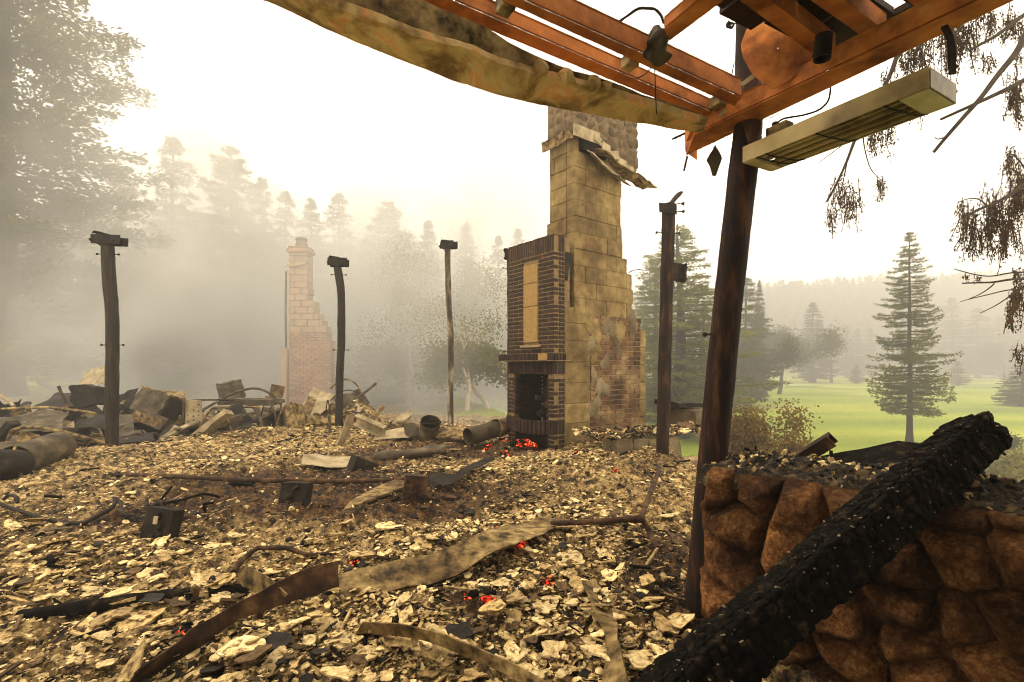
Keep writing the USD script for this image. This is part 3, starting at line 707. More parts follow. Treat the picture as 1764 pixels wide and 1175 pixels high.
# pillars beside the opening
z, k = ZB, 0
while z + ch < 1.37:
    if not (0.57 - ch * .6 < z < 0.76):
        course(z + 0.006, z + ch - 0.006, [(0, oa0), (oa1, W0)], True, k)
        # bricks of the firebox back and cheeks
        if z > 0.6:
            for q in range(3):
                w = (oa1 - oa0) / 3
                brick('firebox_brick', oa0 + q * w + 0.006, oa0 + (q + 1) * w - 0.006, 0.47, 0.52, z + 0.006, z + ch - 0.006, m_thinbrick)
            for q in range(2):
                brick('firebox_brick', oa1 - 0.006, oa1 + 0.003, 0.1 + q * .19, 0.28 + q * .19, z + 0.006, z + ch - 0.006, m_thinbrick)
    z += ch; k += 1
def soldiers(a0, a1, b, z0, z1, w=0.05, side=True, depth=0.09):
    n = int(round((a1 - a0) / w)); w = (a1 - a0) / n
    for i in range(n):
        brick('soldier_brick', a0 + i * w + 0.005, a0 + (i + 1) * w - 0.005, b, b + depth, z0, z1, m_thinbrick, 0.003)
    if side:
        m = int(round((0.2 - b - 0.095) / w))
        for i in range(max(m, 1)):
            q0 = b + depth + 0.006 + i * (0.2 - b - depth) / max(m, 1)
            brick('soldier_brick', a0 if a0 < 0 else 0.0, 0.09, q0, q0 + (0.2 - b - depth) / max(m, 1) - 0.008, z0, z1, m_thinbrick, 0.003)
soldiers(0, W0, 0.0, zt + 0.006, 3.215)
CH.part('mantel_bed', fbox(-0.02, W0 + 0.08, -0.10, 0.3, 1.545, 1.556), m_mortar)
soldiers(-0.03, W0 + 0.09, -0.11, 1.558, 1.648)
CH.part('mantel_patch', fbox(a_px(962 - 8), a_px(938), -0.118, -0.112, 1.56, 1.645), m_panel, label='tan patch where a mantel brick broke off')
soldiers(0, W0, -0.015, 1.375, 1.542)
soldiers(0, oa0, -0.01, 0.575, 0.765)
# the front of the raised hearth, slumped forward
n = 11
for i in range(n):
    w = (oa1 - oa0 + 0.18) / n
    a = oa0 + i * w
    sl = 0.05 * math.sin(i / n * 3.1)
    brick('hearth_brick', a + 0.005, a + w - 0.005, -0.03 - sl, 0.06 - sl, 0.56 + 0.03 * i / n - sl * .5, 0.74 + 0.03 * i / n - sl * .5, m_thinbrick, 0.003)
# burnt lumps inside the opening
for i in range(9):
    CH.part('fallen_brick', xf(disp(cbox((rg.uniform(.1, .2), .09, .06), .01), .01, 9, i), eul(*rg.uniform(-50, 50, 3)), fw(rg.uniform(oa0 + .04, oa0 + .3), rg.uniform(.1, .36), .66 + .045 * i)), m_rust if i % 2 else m_darkmetal)
# lower body: block column then red brick on the right-hand side
zf = 2.30
CH.part('chimney_body', join(fbox(0.012, 0.9, 0.64, 1.81, ZB, 2.15), fbox(0.013, oa0 - 0.04, 0.203, 0.64, ZB + .01, 2.15), fbox(0.014, 0.9, 0.31, 0.641, 1.38, 2.149), fbox(0.012, 0.5, 0.40, 1.36, 2.15, 4.6), fbox(0.02, 0.5, 1.3, 1.6, 2.15, 2.75)), m_mortar)
bl = [0.12, 0.42, 0.70, 0.97, 1.25, 1.53, 1.82, 2.06, 2.28]
for i in range(len(bl) - 1):
    CH.part('block', fbox(0.0, 0.2, 0.205, 0.69, bl[i] + 0.004, bl[i + 1] - 0.004, 0.006), m_block)
# red bricks
zc, k = 0.12, 0
bw = 0.215
while zc < 2.17:
    bmax = 1.82
    x = 0.695 - (bw / 2 if k % 2 else 0)
    while x < bmax - 0.02:
        x0, x1 = max(x, 0.695), min(x + bw, bmax)
        if x1 - x0 > 0.03:
            brick('brick', rg.uniform(-0.003, 0.004), 0.1, x0 + 0.006, x1 - 0.006, zc + 0.006, zc + 0.066, m_brick)
        x += bw
    zc += 0.072; k += 1
# mortar and plaster still stuck on the brickwork
for i in range(16):
    b0, z0 = (rg.uniform(0.70, 0.80), rg.uniform(0.3, 2.1)) if i < 6 else (rg.uniform(0.75, 1.75), rg.uniform(1.95, 2.2)) if i < 11 else (rg.uniform(0.8, 1.7), rg.uniform(0.2, 1.9))
    n = 22; t = np.linspace(0, 2 * np.pi, n, endpoint=False)
    r = rg.uniform(0.07, 0.16) * (1 + 0.25 * np.cos(2 * t + i) + 0.2 * np.cos(3 * t + 2 * i) + rg.normal(0, .1, n))
    ring = np.stack([b0 + r * np.cos(t), z0 + 1.3 * r * np.sin(t)], 1)
    pt = np.vstack([[[b0, z0]], (ring + [b0, z0]) / 2, ring]); hh_ = np.r_[0.017, np.full(n, 0.015), np.full(n, 0.001)] + 0.004 * rg.normal(size=2 * n + 1)
    v = np.array([fw(-h_, b_, z_) for (b_, z_), h_ in zip(pt, hh_)])
    j = np.arange(n); jj_ = (j + 1) % n
    CH.part('mortar_smear', (v, np.vstack([np.stack([0 * j, 1 + j, 1 + jj_], 1), np.stack([1 + j, 1 + n + j, 1 + n + jj_], 1), np.stack([1 + j, 1 + n + jj_, 1 + jj_], 1)])), m_conc if i % 2 else m_block, smooth=50)
# tail pilaster of blocks at the back edge
zc = 0.15
for i in range(7):
    CH.part('block', fbox(0.03, 0.3, 1.826, 1.985, zc, zc + 0.262, 0.008), m_block); zc += 0.27
# upper stack
def bend(z):
    return 1.34 + (0.05 if z < 3.5 else 0) + (0.09 if z < 2.98 else 0) + (0.15 if z < 2.74 else 0)
zc, k, hh = 2.185, 0, 0.224
while zc < 4.55:
    e = bend(zc) + rg.uniform(-0.035, 0.03)
    f0 = 0.50 + (0.06 if zc < 3.35 else 0)
    x = 0.38 - (0.0 if k % 2 else 0.22)
    jj = rg.uniform(-0.006, 0.006)
    while x < e:
        x0, x1 = max(x, 0.38), min(x + 0.44, e)
        if x1 - x0 > 0.05:
            CH.part('block', fbox(jj + rg.uniform(-.004, .004), 0.15, x0 + 0.0018, x1 - 0.0018, zc + 0.0018, zc + hh - 0.0018, 0.004), m_block)
        x += 0.44
    x = 0.156
    L = [0.25, 0.4] if k % 2 else [0.4, 0.25]
    for q in L:
        x1 = min(x + q, f0)
        if x1 - x > .03:
            CH.part('block', fbox(x + 0.003, x1 - 0.003, 0.38 + rg.uniform(-.004, .004), 0.55, zc + 0.003, zc + hh - 0.003, 0.006), m_block)
        x = x1
    zc += hh; k += 1

def stones(poly, seeds, gap, thick, to3d, seed, rad=0.03, step=0.05, bulge=1.0):
    """Irregular stones: the Voronoi cells of the seeds inside poly, puffed out and placed by to3d(u, w, h)."""
    far = np.array([[-90, -90], [90, -90], [-90, 90], [90, 90]], float)
    vor = Voronoi(np.vstack([seeds, far]))
    out = []
    for i in range(len(seeds)):
        reg = vor.regions[vor.point_region[i]]
        if -1 in reg or not reg:
            continue
        pg = Polygon(vor.vertices[reg]).intersection(poly)
        if pg.is_empty or pg.geom_type != 'Polygon':
            continue
        pg = pg.buffer(-gap / 2 - rad).buffer(rad, quad_segs=3)
        if pg.is_empty or pg.geom_type != 'Polygon' or pg.area < 0.002:
            continue
        n = max(12, int(pg.exterior.length / step))
        ring = np.array([pg.exterior.interpolate(t, True).coords[0] for t in np.linspace(0, 1, n, endpoint=False)])
        ring = ring + 0.008 * np.stack([nz(np.c_[ring, np.full(n, seed + i)], 11, k) for k in (1, 2)], 1)
        x0, y0, x1, y1 = pg.bounds
        gx, gy = np.meshgrid(np.arange(x0, x1, step), np.arange(y0, y1, step))
        q = np.c_[gx.ravel(), gy.ravel()] + 0.2 * step * nz(np.c_[gx.ravel(), gy.ravel(), 0 * gx.ravel()], 50)[:, None]
        ins = shapely.contains_xy(pg.buffer(-step * 0.55), q[:, 0], q[:, 1])
        q = q[ins]
        pts = np.vstack([ring, q])
        tri = Delaunay(pts).simplices
        cen = pts[tri].mean(1)
        tri = tri[shapely.contains_xy(pg.buffer(0.004), cen[:, 0], cen[:, 1])]
        dist = np.array([pg.exterior.distance(shapely.Point(*w)) for w in pts]); dist[:n] = 0
        rr = np.random.default_rng(seed * 100 + i)
        tilt = rr.normal(0, 0.16, 2)
        rr2 = rr.uniform(-0.012, 0.016)
        h = rr2 + thick * (0.35 + 0.65 * (1 - np.exp(-dist / 0.035))) * rr.uniform(0.75, 1.25)
        h = h + bulge * ((pts - pts.mean(0)) @ tilt) * (dist > 0) + bulge * (0.12 * meshkit.fbm(np.c_[pts * 5 + i * 7, np.full(len(pts), seed)], 4, seed) + 0.05 * (meshkit.fbm(np.c_[pts * 19 + i * 7, np.full(len(pts), seed)], 4, seed + 3) - 0.5)) * np.minimum(dist / 0.04, 1) - 0.06 * bulge
        h[:n] = np.minimum(h[:n], thick * 0.35)
        v = np.vstack([np.c_[pts, h], np.c_[ring, np.full(n, -0.05)]])
        m = len(pts); j = np.arange(n); jj = (j + 1) % n
        side = np.vstack([np.stack([j, m + j, m + jj], 1), np.stack([j, m + jj, jj], 1)])
        a = pts[tri]
        ccw = np.cross(a[:, 1] - a[:, 0], a[:, 2] - a[:, 0]) > 0
        tri = np.where(ccw[:, None], tri, tri[:, ::-1])
        out.append((to3d(v[:, 0], v[:, 1], v[:, 2]), np.vstack([tri, side])))
    return out
# field-stone cap
rs = np.random.default_rng(9)
CH.part('cap_core', fbox(-0.015, 0.52, 0.365, 1.70, 4.62, 5.40), m_mortardark)
CH.part('cap_core', fbox(-0.013, 0.5, 1.0, 1.68, 4.42, 4.62), m_mortardark)
seeds = np.array([(x + rs.uniform(-.085, .085), z + rs.uniform(-.07, .07)) for x in np.arange(0.38, 1.75, 0.185) for z in np.arange(4.42, 5.4, 0.15)])
poly = Polygon([(0.36, 4.62), (1.0, 4.62), (1.06, 4.44), (1.72, 4.42), (1.72, 5.4), (0.36, 5.4)])
for m in stones(poly, seeds, 0.004, 0.05, lambda u, w, h: C0 + (-0.012 - h)[:, None] * UA + u[:, None] * VA + w[:, None] * np.array([0, 0, 1.0]), 5, 0.02, 0.045, 0.3):
    CH.part('cap_stone', m, m_capstone, smooth=40)
seeds = np.array([(x + rs.uniform(-.05, .05), z + rs.uniform(-.05, .05)) for x in np.arange(0.03, .55, 0.14) for z in np.arange(4.64, 5.4, 0.15)])
for m in stones(Polygon([(0, 4.62), (.52, 4.62), (.52, 5.4), (0, 5.4)]), seeds, 0.012, 0.035, lambda u, w, h: C0 + u[:, None] * UA + (0.365 - h)[:, None] * VA + w[:, None] * np.array([0, 0, 1.0]), 6, 0.02, 0.045, 0.3):
    v, f = m
    CH.part('cap_stone', (v, f[:, ::-1]), m_capstone, smooth=40)
# flashing and roof remnant
CH.part('flashing', sheet(np.stack([np.stack([fw(a, 0.30 - 0.02 * (z > 4.6), z + 0.06 * nz(np.array([a * 9, z, 0.0]))) for z in (4.54, 4.60, 4.68)]) for a in np.linspace(-0.05, 0.56, 8)]), 0.012), m_tanmetal, label='pale metal flashing strip under the stones')
CH.part('flashing', sheet(np.stack([np.stack([fw(-0.08, b, z + 0.03 * nz(np.array([b * 9, z, 2.0]))) for z in (4.56, 4.62, 4.72)]) for b in np.linspace(0.28, 0.80, 6)]), 0.012), m_paleash)
for i in range(5):
    b = 0.66 + i * 0.17
    CH.part('stepped_flashing', xf(disp(cbox((0.04, 0.19, 0.12), 0.01), 0.01, 8, i), RW @ eul(rg.uniform(-12, 12), 0, rg.uniform(-10, 10)), fw(-0.075, b + .1, 4.63 - 0.065 * i)), m_paleash)
CH.part('hanging_roof_sheet', quad_sheet(fw(-0.06, 0.52, 4.50), fw(-0.10, 1.55, 4.12), fw(-0.42, 1.62, 4.05), fw(-0.20, 0.60, 4.42), 20, 12, 0.10, 3.5, 4, 0.012), m_tanmetal, label='torn roof sheet hanging from the chimney')
CH.part('hanging_roof_sheet', quad_sheet(fw(-0.03, 0.5, 4.46), fw(-0.03, 1.3, 4.22), fw(-0.2, 1.35, 4.12), fw(-0.16, 0.6, 4.33), 14, 7, 0.06, 4, 14, 0.01), m_paleash)
CH.part('roof_stub', xf(cbox((0.12, 0.5, 0.22), .01), RW, fw(-0.02, 0.72, 4.53)), m_char)
# soot-dark flue gap behind the breast's top
CH.part('breast_backing', disp(fbox(0.0, 0.02, 0.205, 0.34, 2.62, 3.0, 0.002), 0.03, 6, 3), m_darkmetal)
CH.part('tie_rod', tube(smooth_path([fw(0.05, 1.52, 2.86), fw(-0.1, 1.62, 2.92), fw(-0.18, 1.72, 2.9)], 8), 0.006, 5), m_darkmetal)

# foundation beside the chimney
FD = Thing('chimney_foundation', 'broken concrete foundation wall right of the chimney base', 'foundation', P(1110, 800, 6.3) * np.array([1, 1, 0]))
for i, (px0, px1, t0, t1, d0, d1) in enumerate([(1062, 1090, 757, 757, 5.75, 5.8), (1091, 1118, 757, 756, 5.8, 5.85), (1119, 1170, 758, 764, 5.85, 6.1)]):
    p0, p1 = P(px0, t0, d0), P(px1, t1, d1)
    dv = (p1 - p0); dv[2] = 0; L = np.linalg.norm(dv); dv /= L
    nn = np.array([-dv[1], dv[0], 0])
    for q in range(2):
        c = (p0 + p1) / 2 + nn * 0.2; c[2] = p0[2] - 0.19 - q * 0.385
        FD.part('concrete_block', xf(disp(gbox((L - 0.008, 0.4, 0.375), 3, 0, 1), 0.008, 9, i), np.stack([dv, nn, [0, 0, 1]], 1), c), m_conc)
single('concrete_lump', xf(gbox((0.33, 0.5, 0.24), 3, 0.02, 5, 2), eul(2, 2, 30), P(1186, 718, 6.9)), m_conc, 'square concrete lump standing out right of the chimney base', 'rubble')
single('concrete_slab', xf(gbox((0.5, 0.45, 0.06), 3, 0.02, 5, 3), eul(3, 3, 30), P(1170, 695, 7.0)), m_darkmetal, 'sooty slab lying on the square concrete lump', 'rubble')
single('broken_pier', xf(gbox((0.12, 0.16, 0.62), 3, 0.03, 5, 4), eul(4, -9, 20), P(1160, 790, 6.4)), m_conc, 'narrow broken concrete pier hanging right of the tall post', 'rubble')

# ---------------------------------------------------------------- chimney in the smoke
S0 = np.array([*at(497, 15.8), 0])
S0 = np.array([S0[0], S0[1], -0.1])
C2 = Thing('smoky_chimney', 'stepped brick chimney standing in the smoke on the left', 'chimney', S0)
def zpx(py, d=15.8):
    return EYE - (py - 628) / F * d
wpx = 15.8 / F
prof = [(690, 580 - 585, 92), (600, 0, 80), (575, 0, 76), (560, 0, 66), (545, 0, 62), (523, 0, 54), (500, 0, 48), (485, 0, 40), (440, 0, 40)]
def right_at(py):
    for lim, r in ((450, 40), (485, 40), (520, 42), (540, 52), (558, 60), (572, 66), (590, 74), (625, 80), (900, 82)):
        if py < lim:
            return (r - 8) * wpx
ex = lambda x, y, z: S0 + np.array([x, y, z + 0.1])
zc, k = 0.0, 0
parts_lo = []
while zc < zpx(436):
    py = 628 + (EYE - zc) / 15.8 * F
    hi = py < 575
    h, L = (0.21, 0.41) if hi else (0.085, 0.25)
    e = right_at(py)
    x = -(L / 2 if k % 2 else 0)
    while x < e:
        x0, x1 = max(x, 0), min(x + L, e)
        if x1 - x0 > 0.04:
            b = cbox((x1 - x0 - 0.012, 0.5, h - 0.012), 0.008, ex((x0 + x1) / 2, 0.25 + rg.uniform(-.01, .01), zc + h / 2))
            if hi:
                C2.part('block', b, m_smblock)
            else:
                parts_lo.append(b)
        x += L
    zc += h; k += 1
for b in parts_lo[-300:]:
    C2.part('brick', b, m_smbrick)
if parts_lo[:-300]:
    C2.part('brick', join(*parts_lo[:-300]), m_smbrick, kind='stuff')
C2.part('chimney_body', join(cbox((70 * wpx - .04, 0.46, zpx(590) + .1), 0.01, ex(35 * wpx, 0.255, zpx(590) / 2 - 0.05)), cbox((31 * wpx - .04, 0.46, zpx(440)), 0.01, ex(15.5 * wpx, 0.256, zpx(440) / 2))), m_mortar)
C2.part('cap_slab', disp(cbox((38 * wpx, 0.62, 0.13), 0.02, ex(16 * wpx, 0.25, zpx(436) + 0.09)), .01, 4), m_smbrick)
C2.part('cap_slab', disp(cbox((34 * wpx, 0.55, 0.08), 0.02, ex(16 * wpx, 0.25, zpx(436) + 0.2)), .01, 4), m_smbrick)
pot = np.array([[0.19, 0], [0.2, 0.1], [0.17, 0.13], [0.17, 0.22], [0.2, 0.25], [0.16, 0.31], [0.0, 0.34]])
C2.part('flue_pot', xf(trimesh.creation.revolve(pot, sections=20), None, ex(17 * wpx, 0.25, zpx(436) + 0.24)), m_conc)
C2.part('flashing', quad_sheet(ex(-0.1, -0.06, zpx(462)), ex(0.6, -0.05, zpx(456)), ex(0.62, -0.02, zpx(448)), ex(-0.02, -0.02, zpx(455)), 10, 5, 0.05, 4, 2, 0.02), m_paleash)
C2.part('drainpipe', tube([ex(-0.05, -0.06, zpx(468)), ex(-0.06, -0.07, zpx(540)), ex(-0.05, -0.06, zpx(600))], 0.035, 8), m_greymetal)
C2.part('side_pier', disp(cbox((0.25, 0.5, zpx(600)), .03, ex(-0.19, 0.3, zpx(600) / 2)), .03, 3, 3), m_smblock)

# ---------------------------------------------------------------- burnt posts
def bolt(p, ax, L, r):
    ax = np.asarray(ax, float); ax /= np.linalg.norm(ax)
    return join(tube([p - ax * L / 2, p + ax * L / 2], r * 0.5, 6), tube([p - ax * L / 2, p - ax * (L / 2 - r * 1.2)], r * 1.3, 6), tube([p + ax * (L / 2 - r * 1.2), p + ax * L / 2], r * 1.3, 6))
def burnt_post(label, pts, r, mat, d, plate=None, bolts=(), seed=0, group=None):
    """pts: pixels from top to bottom at distance d."""
    w = smooth_path([P(px, py, d) for px, py in pts], 30)
    base = w[-1] * 1.0
    T = Thing('burnt_post', label, 'post', base, group)
    rad = r * (1 + 0.10 * nz(np.c_[w * 3, ][:, :3], 1.0, seed))
    v, f = tube(w, rad, 18)
    v = v + 0.012 * np.stack([nz(v * np.array([1, 1, .3]), 22, seed + k) for k in range(3)], 1)
    T.part('pole', (v, f), mat, smooth=50)
    top = w[0]
    if plate:
        wd, hg, ang, dz = plate
        R = eul(0, 0, ang)
        for s in (-1, 1):
            T.part('bracket_plate', xf(disp(gbox((wd, 0.012, hg), 2), 0.006, 8, seed + s), R, top + R @ np.array([0.03, s * (r + 0.012), dz])), m_darkmetal)
        T.part('beam_stub', xf(gbox((wd * 0.8, r * 1.7, hg * 0.75), 4, 0.02, 9, seed), R, top + R @ np.array([0.0, 0, dz + 0.01])), m_char)
        T.part('charred_top', xf(gbox((wd * 0.55, r * 2.2, 0.05), 4, 0.03, 9, seed + 4), eul(0, 8, ang), top + np.array([-0.03, 0, hg / 2 + dz + .01])), m_char)
        for q in (-1, 1):
            T.part('bolt', bolt(top + R @ np.array([q * wd * 0.36, 0, dz - hg * 0.18]), R @ np.array([0, 1, 0]), r * 2 + 0.12, 0.014), m_darkmetal)
    for py in bolts:
        q = w[np.argmin(np.abs((628 - (w[:, 2] - EYE) / w[:, 1] * F) - py))]
        T.part('bolt', bolt(q, (1, 0.1, 0), r * 2 + 0.14, 0.012), m_darkmetal)
    return T
burnt_post('thick burnt round post at far left with bracket on top', [(185, 412), (188, 480), (194, 560), (193, 660), (193, 790)], 0.078, m_polewood, 6.7, (0.36, 0.12, 8, -0.02), (437, 597), 1)
burnt_post('slightly curved burnt post just right of the smoky chimney', [(580, 452), (588, 520), (588, 580), (585, 660), (584, 765)], 0.066, m_polewood, 8.5, (0.33, 0.13, 4, 0.0), (470, 602), 2)
burnt_post('thin peeling post with a tilted bracket in front of the pale bushes', [(771, 425), (773, 520), (777, 600), (776, 680), (777, 755)], 0.054, m_polepale, 9.0, (0.3, 0.13, -28, 0.02), (), 3)
burnt_post('burnt post almost hidden behind the fireplace left edge', [(879, 440), (880, 560), (880, 760)], 0.06, m_polewood, 8.1, (0.24, 0.13, 5, 0.0), (462, 602), 4)
T = burnt_post('tall dark straight post just right of the main chimney', [(1152, 352), (1147, 560), (1140, 830)], 0.072, m_polerust, 5.5, None, (400,), 5)
top = P(1152, 352, 5.5)
T.part('bracket_plate', xf(disp(gbox((0.22, 0.012, 0.11), 2), 0.006, 8, 7), eul(0, 4, 15), top + np.array([-0.04, -0.09, -0.08])), m_darkmetal)
T.part('bracket_plate', xf(disp(gbox((0.03, 0.10, 0.24), 2), 0.006, 8, 8), eul(0, 42, 15), top + np.array([0.06, 0, 0.05])), m_darkmetal)
for q in (-0.03, 0.06):
    T.part('bolt', bolt(top + np.array([0.05, 0, -0.03 - q]), (1, 0.1, 0.1), 0.26, 0.014), m_darkmetal)
T.part('side_bracket', join(xf(disp(gbox((0.17, 0.02, 0.2), 2), 0.006, 8, 9), eul(0, 6, 12), P(1168, 470, 5.47)), xf(disp(gbox((0.02, 0.08, 0.2), 2), 0.006, 8, 9), eul(0, 6, 12), P(1178, 471, 5.47))), m_darkmetal)
for q in (462, 480):
    T.part('bolt', bolt(P(1177, q, 5.47), (1, 0.2, 0), 0.09, 0.012), m_darkmetal)

# ---------------------------------------------------------------- stone wall at right
WA, WE = np.array([0.87, 2.2, 0]), np.array([0.677, -0.736, 0])
WN = np.array([-0.736, -0.677, 0])
ZW = 1.03
WL = 1.9
def wall_uv(px, py):
    k = (px - 882) / F
    u = (2.2 * k - 0.87) / (0.677 + 0.736 * k)
    return u, EYE - (py - 628) / F * (2.2 - 0.736 * u)
SW = Thing('stone_wall', 'low rubble stone wall with sooty reddish stones in the right foreground', 'wall', WA + np.array([0.6, -0.8, 0]))
zp = lambda x, y: wall_uv(1150 + x / 2.373, 680 + y / 2.373)
seeds = [zp(*q) for q in [(190, 355), (360, 375), (290, 545), (565, 465), (745, 455), (255, 690), (520, 650), (205, 880), (720, 890), (960, 880), (515, 1040), (735, 1060), (440, 1140), (610, 1150), (1010, 1040), (1230, 960), (1220, 640), (1420, 640), (1420, 950), (1210, 500), (1080, 1160), (930, 690), (1330, 1110), (1400, 480), (140, 1060), (260, 1180), (880, 500), (800, 640)]]
rs = np.random.default_rng(4)
seeds += [(u + rs.uniform(-.04, .04), w + rs.uniform(-.03, .03)) for u in np.arange(1.35, 2.0, 0.22) for w in np.arange(0.1, 1.1, 0.2)]
seeds += [(u, w) for u in np.arange(0.08, 1.3, 0.25) for w in (0.04, -0.12)]
to3 = lambda u, w, h: WA + u[:, None] * WE + h[:, None] * WN + w[:, None] * np.array([0, 0, 1.0])
for m in stones(Polygon([(0, -0.1), (WL, -0.1), (WL, ZW), (0.03, ZW), (0.0, 0.9)]), np.array(seeds), -0.012, 0.085, to3, 12, 0.014, 0.0125, 1.0):
    SW.part('stone', m, m_stone, smooth=60)
core = np.array([to3(np.array([u]), np.array([w]), np.array([h]))[0] for h in (-0.03, -0.46) for (u, w) in ((0.02, -0.3), (WL, -0.3), (WL, ZW - .02), (0.02, ZW - .02))])
SW.part('mortar_core', trimesh.convex.convex_hull(core), m_char)
# end face stones
ends = [(0.1, 0.15), (0.3, 0.2), (0.12, 0.45), (0.33, 0.5), (0.1, 0.75), (0.34, 0.8), (0.2, 0.98)]
for m in stones(Polygon([(0.0, -0.1), (0.45, -0.1), (0.45, ZW), (0.0, ZW)]), np.array(ends), 0.012, 0.06, lambda u, w, h: WA - u[:, None] * WN - (h - 0.02)[:, None] * WE + w[:, None] * np.array([0, 0, 1.0]), 13, 0.03, 0.03, 0.6):
    v, f = m
    SW.part('stone', (v, f[:, ::-1]), m_stone, smooth=60)
# rubble lying along the wall's top
uu, hh = np.meshgrid(np.linspace(-0.02, WL, 220), np.linspace(0.0, -0.50, 80), indexing='ij')
pp = to3(uu.ravel(), np.full(uu.size, ZW), hh.ravel())
t = (hh.ravel() + 0.50) / 0.50
hz = 0.05 * np.sin(np.pi * np.clip(t * 1.02, 0, 1)) ** 0.7 * sstep(-0.02, 0.15, uu.ravel()) * (0.4 + 1.3 * meshkit.fbm(pp * 4, 3, 5)) + 0.06 * (meshkit.fbm(pp * 16, 4, 6) - 0.5) + 0.035 * (meshkit.fbm(pp * 55, 3, 7) - 0.5) - 0.07 * sstep(0.93, 1.0, t)
pp[:, 2] += hz
m_topash = nmat('sooty_ash', [(0.38, (0.006, 0.0045, 0.003)), (0.52, (0.03, 0.02, 0.010)), (0.64, (0.14, 0.095, 0.045)), (0.76, (0.33, 0.25, 0.13))], 24, 8.0, bump=0.9, bdist=0.02, bscale=90, nrough=0.7)
SW.part('rubble_cover', (pp, grid_faces(220, 80)[:, ::-1]), m_topash, smooth=False, kind='stuff')

# ---------------------------------------------------------------- charred log over the wall
def char_log(name, label, a, b, w, h, roll=0, seed=0, cell=0.034, res=0.006, depth=0.014, jag=0.06):
    a, b = np.asarray(a, float), np.asarray(b, float)
    L = np.linalg.norm(b - a)
    n = max(8, int(L / res))
    s = np.linspace(0, 1, n)
    path = a + (b - a) * s[:, None]
    path += 0.02 * np.stack([nz(path, 1.2, seed + k) for k in range(3)], 1)
    k = max(24, int(2 * (w + h) / res))
    e = 0.2
    qf = np.linspace(0, 2 * np.pi, 4001)
    px_, py_ = np.sign(np.cos(qf)) * np.abs(np.cos(qf)) ** e * w / 2, np.sign(np.sin(qf)) * np.abs(np.sin(qf)) ** e * h / 2
    arc = np.r_[0, np.cumsum(np.hypot(np.diff(px_), np.diff(py_)))]
    q = np.interp(np.linspace(0, arc[-1], k, endpoint=False), arc, qf)
    cx, cy = np.sign(np.cos(q)) * np.abs(np.cos(q)) ** e * w / 2, np.sign(np.sin(q)) * np.abs(np.sin(q)) ** e * h / 2
    t, A, B = frames(path)
    c, si = math.cos(math.radians(roll)), math.sin(math.radians(roll))
    A, B = c * A + si * B, -si * A + c * B
    S = np.stack([np.broadcast_to((s * L)[:, None], (n, k)), np.broadcast_to(cx, (n, k)), np.broadcast_to(cy, (n, k))], -1)
    rr = np.random.default_rng(seed)
    m = int(L * 2 * (w + h) / cell ** 2 * 1.15)
    qq = np.interp(rr.uniform(0, arc[-1], m), arc, qf)
    nc, ns = max(8, int(arc[-1] / (cell * 0.8))), max(3, int(L / cell))
    gi, gj = np.meshgrid(np.arange(ns), np.arange(nc), indexing='ij')
    m = gi.size
    ls = ((gi + 0.5 + 0.5 * (gj % 2) * 0.6).ravel() + rr.normal(0, 0.13, m)) * L / ns
    qq = np.interp((((gj + 0.5).ravel() + rr.normal(0, 0.12, m)) * arc[-1] / nc) % arc[-1], arc, qf)
    pts = np.stack([ls, np.sign(np.cos(qq)) * np.abs(np.cos(qq)) ** e * w / 2, np.sign(np.sin(qq)) * np.abs(np.sin(qq)) ** e * h / 2], 1)
    sc = np.array([1.0, 1.25, 1.25])
    d, idx = cKDTree(pts * sc).query(S.reshape(-1, 3) * sc, k=2, p=np.inf)
    blk = rr.uniform(-1, 1, m)[idx[:, 0]]
    edge = sstep(0, cell * 0.22, d[:, 1] - d[:, 0])
    hgt = (depth * (edge - 0.6) + 0.005 * blk + 0.02 * (meshkit.fbm(S.reshape(-1, 3) * 5, 3, seed) - 0.5) + 0.004 * nz(S.reshape(-1, 3), 90, seed)).reshape(n, k)
    rad = np.hypot(cx, cy)
    f = 1 + hgt / rad
    taper = 1 - 0.14 * np.exp(-(1 - s) * L / 0.03)[:, None]
    v = path[:, None] + (cx * f * taper)[..., None] * A[:, None] + (cy * f * taper)[..., None] * B[:, None]
    v = v + (jag * (s > 1 - 0.12 / L)[:, None] * nz(np.stack([cx, cy, 0 * cx], 1), 26, seed + 3))[..., None] * t[:, None]
    v = v.reshape(-1, 3)
    fc = grid_faces(n, k, True)
    fc = np.vstack([fc[:, [0, 1, 2]], fc[:, [0, 2, 3]]])
    rows = [v]
    base = len(v)
    for end, o in ((0, 0), (1, (n - 1) * k)):                       # rough end faces
        ring = v[o:o + k]; cen = ring.mean(0)
        prev = np.arange(o, o + k)
        for q_ in (0.75, 0.5, 0.25, 0.05):
            nv = cen + (ring - cen) * q_ + t[-1] * (0.03 * nz(cen + (ring - cen) * q_, 30, seed))[:, None] * (1 if end else 1)
            cur = np.arange(base, base + k); base += k; rows.append(nv)
            qd = np.stack([prev, np.roll(prev, -1), np.roll(cur, -1), cur], 1)
            if not end:
                qd = qd[:, ::-1]
            fc = np.vstack([fc, qd[:, [0, 1, 2]], qd[:, [0, 2, 3]]]); prev = cur
    T = Thing(name, label, 'log', (a + b) / 2 - np.array([0, 0, h]))
    T.part('charred_body', (np.vstack(rows), fc), m_char, smooth=60)
    T.surf = trimesh.Trimesh(np.vstack(rows), fc, process=False)
    return T
lo, hi = np.array([0.79, 1.38, 0.83]), np.array([1.715, 1.755, 1.265])
LG = char_log('charred_log', 'big charred square log with cracked black skin leaning over the stone wall', lo - (hi - lo) * 1.72, hi, 0.152, 0.132, 24, 1, 0.036, 0.0045, 0.009)
LG.part('nail', tube([P(1712, 770, 1.72), P(1731, 783, 1.66)], 0.004, 6), m_darkmetal)
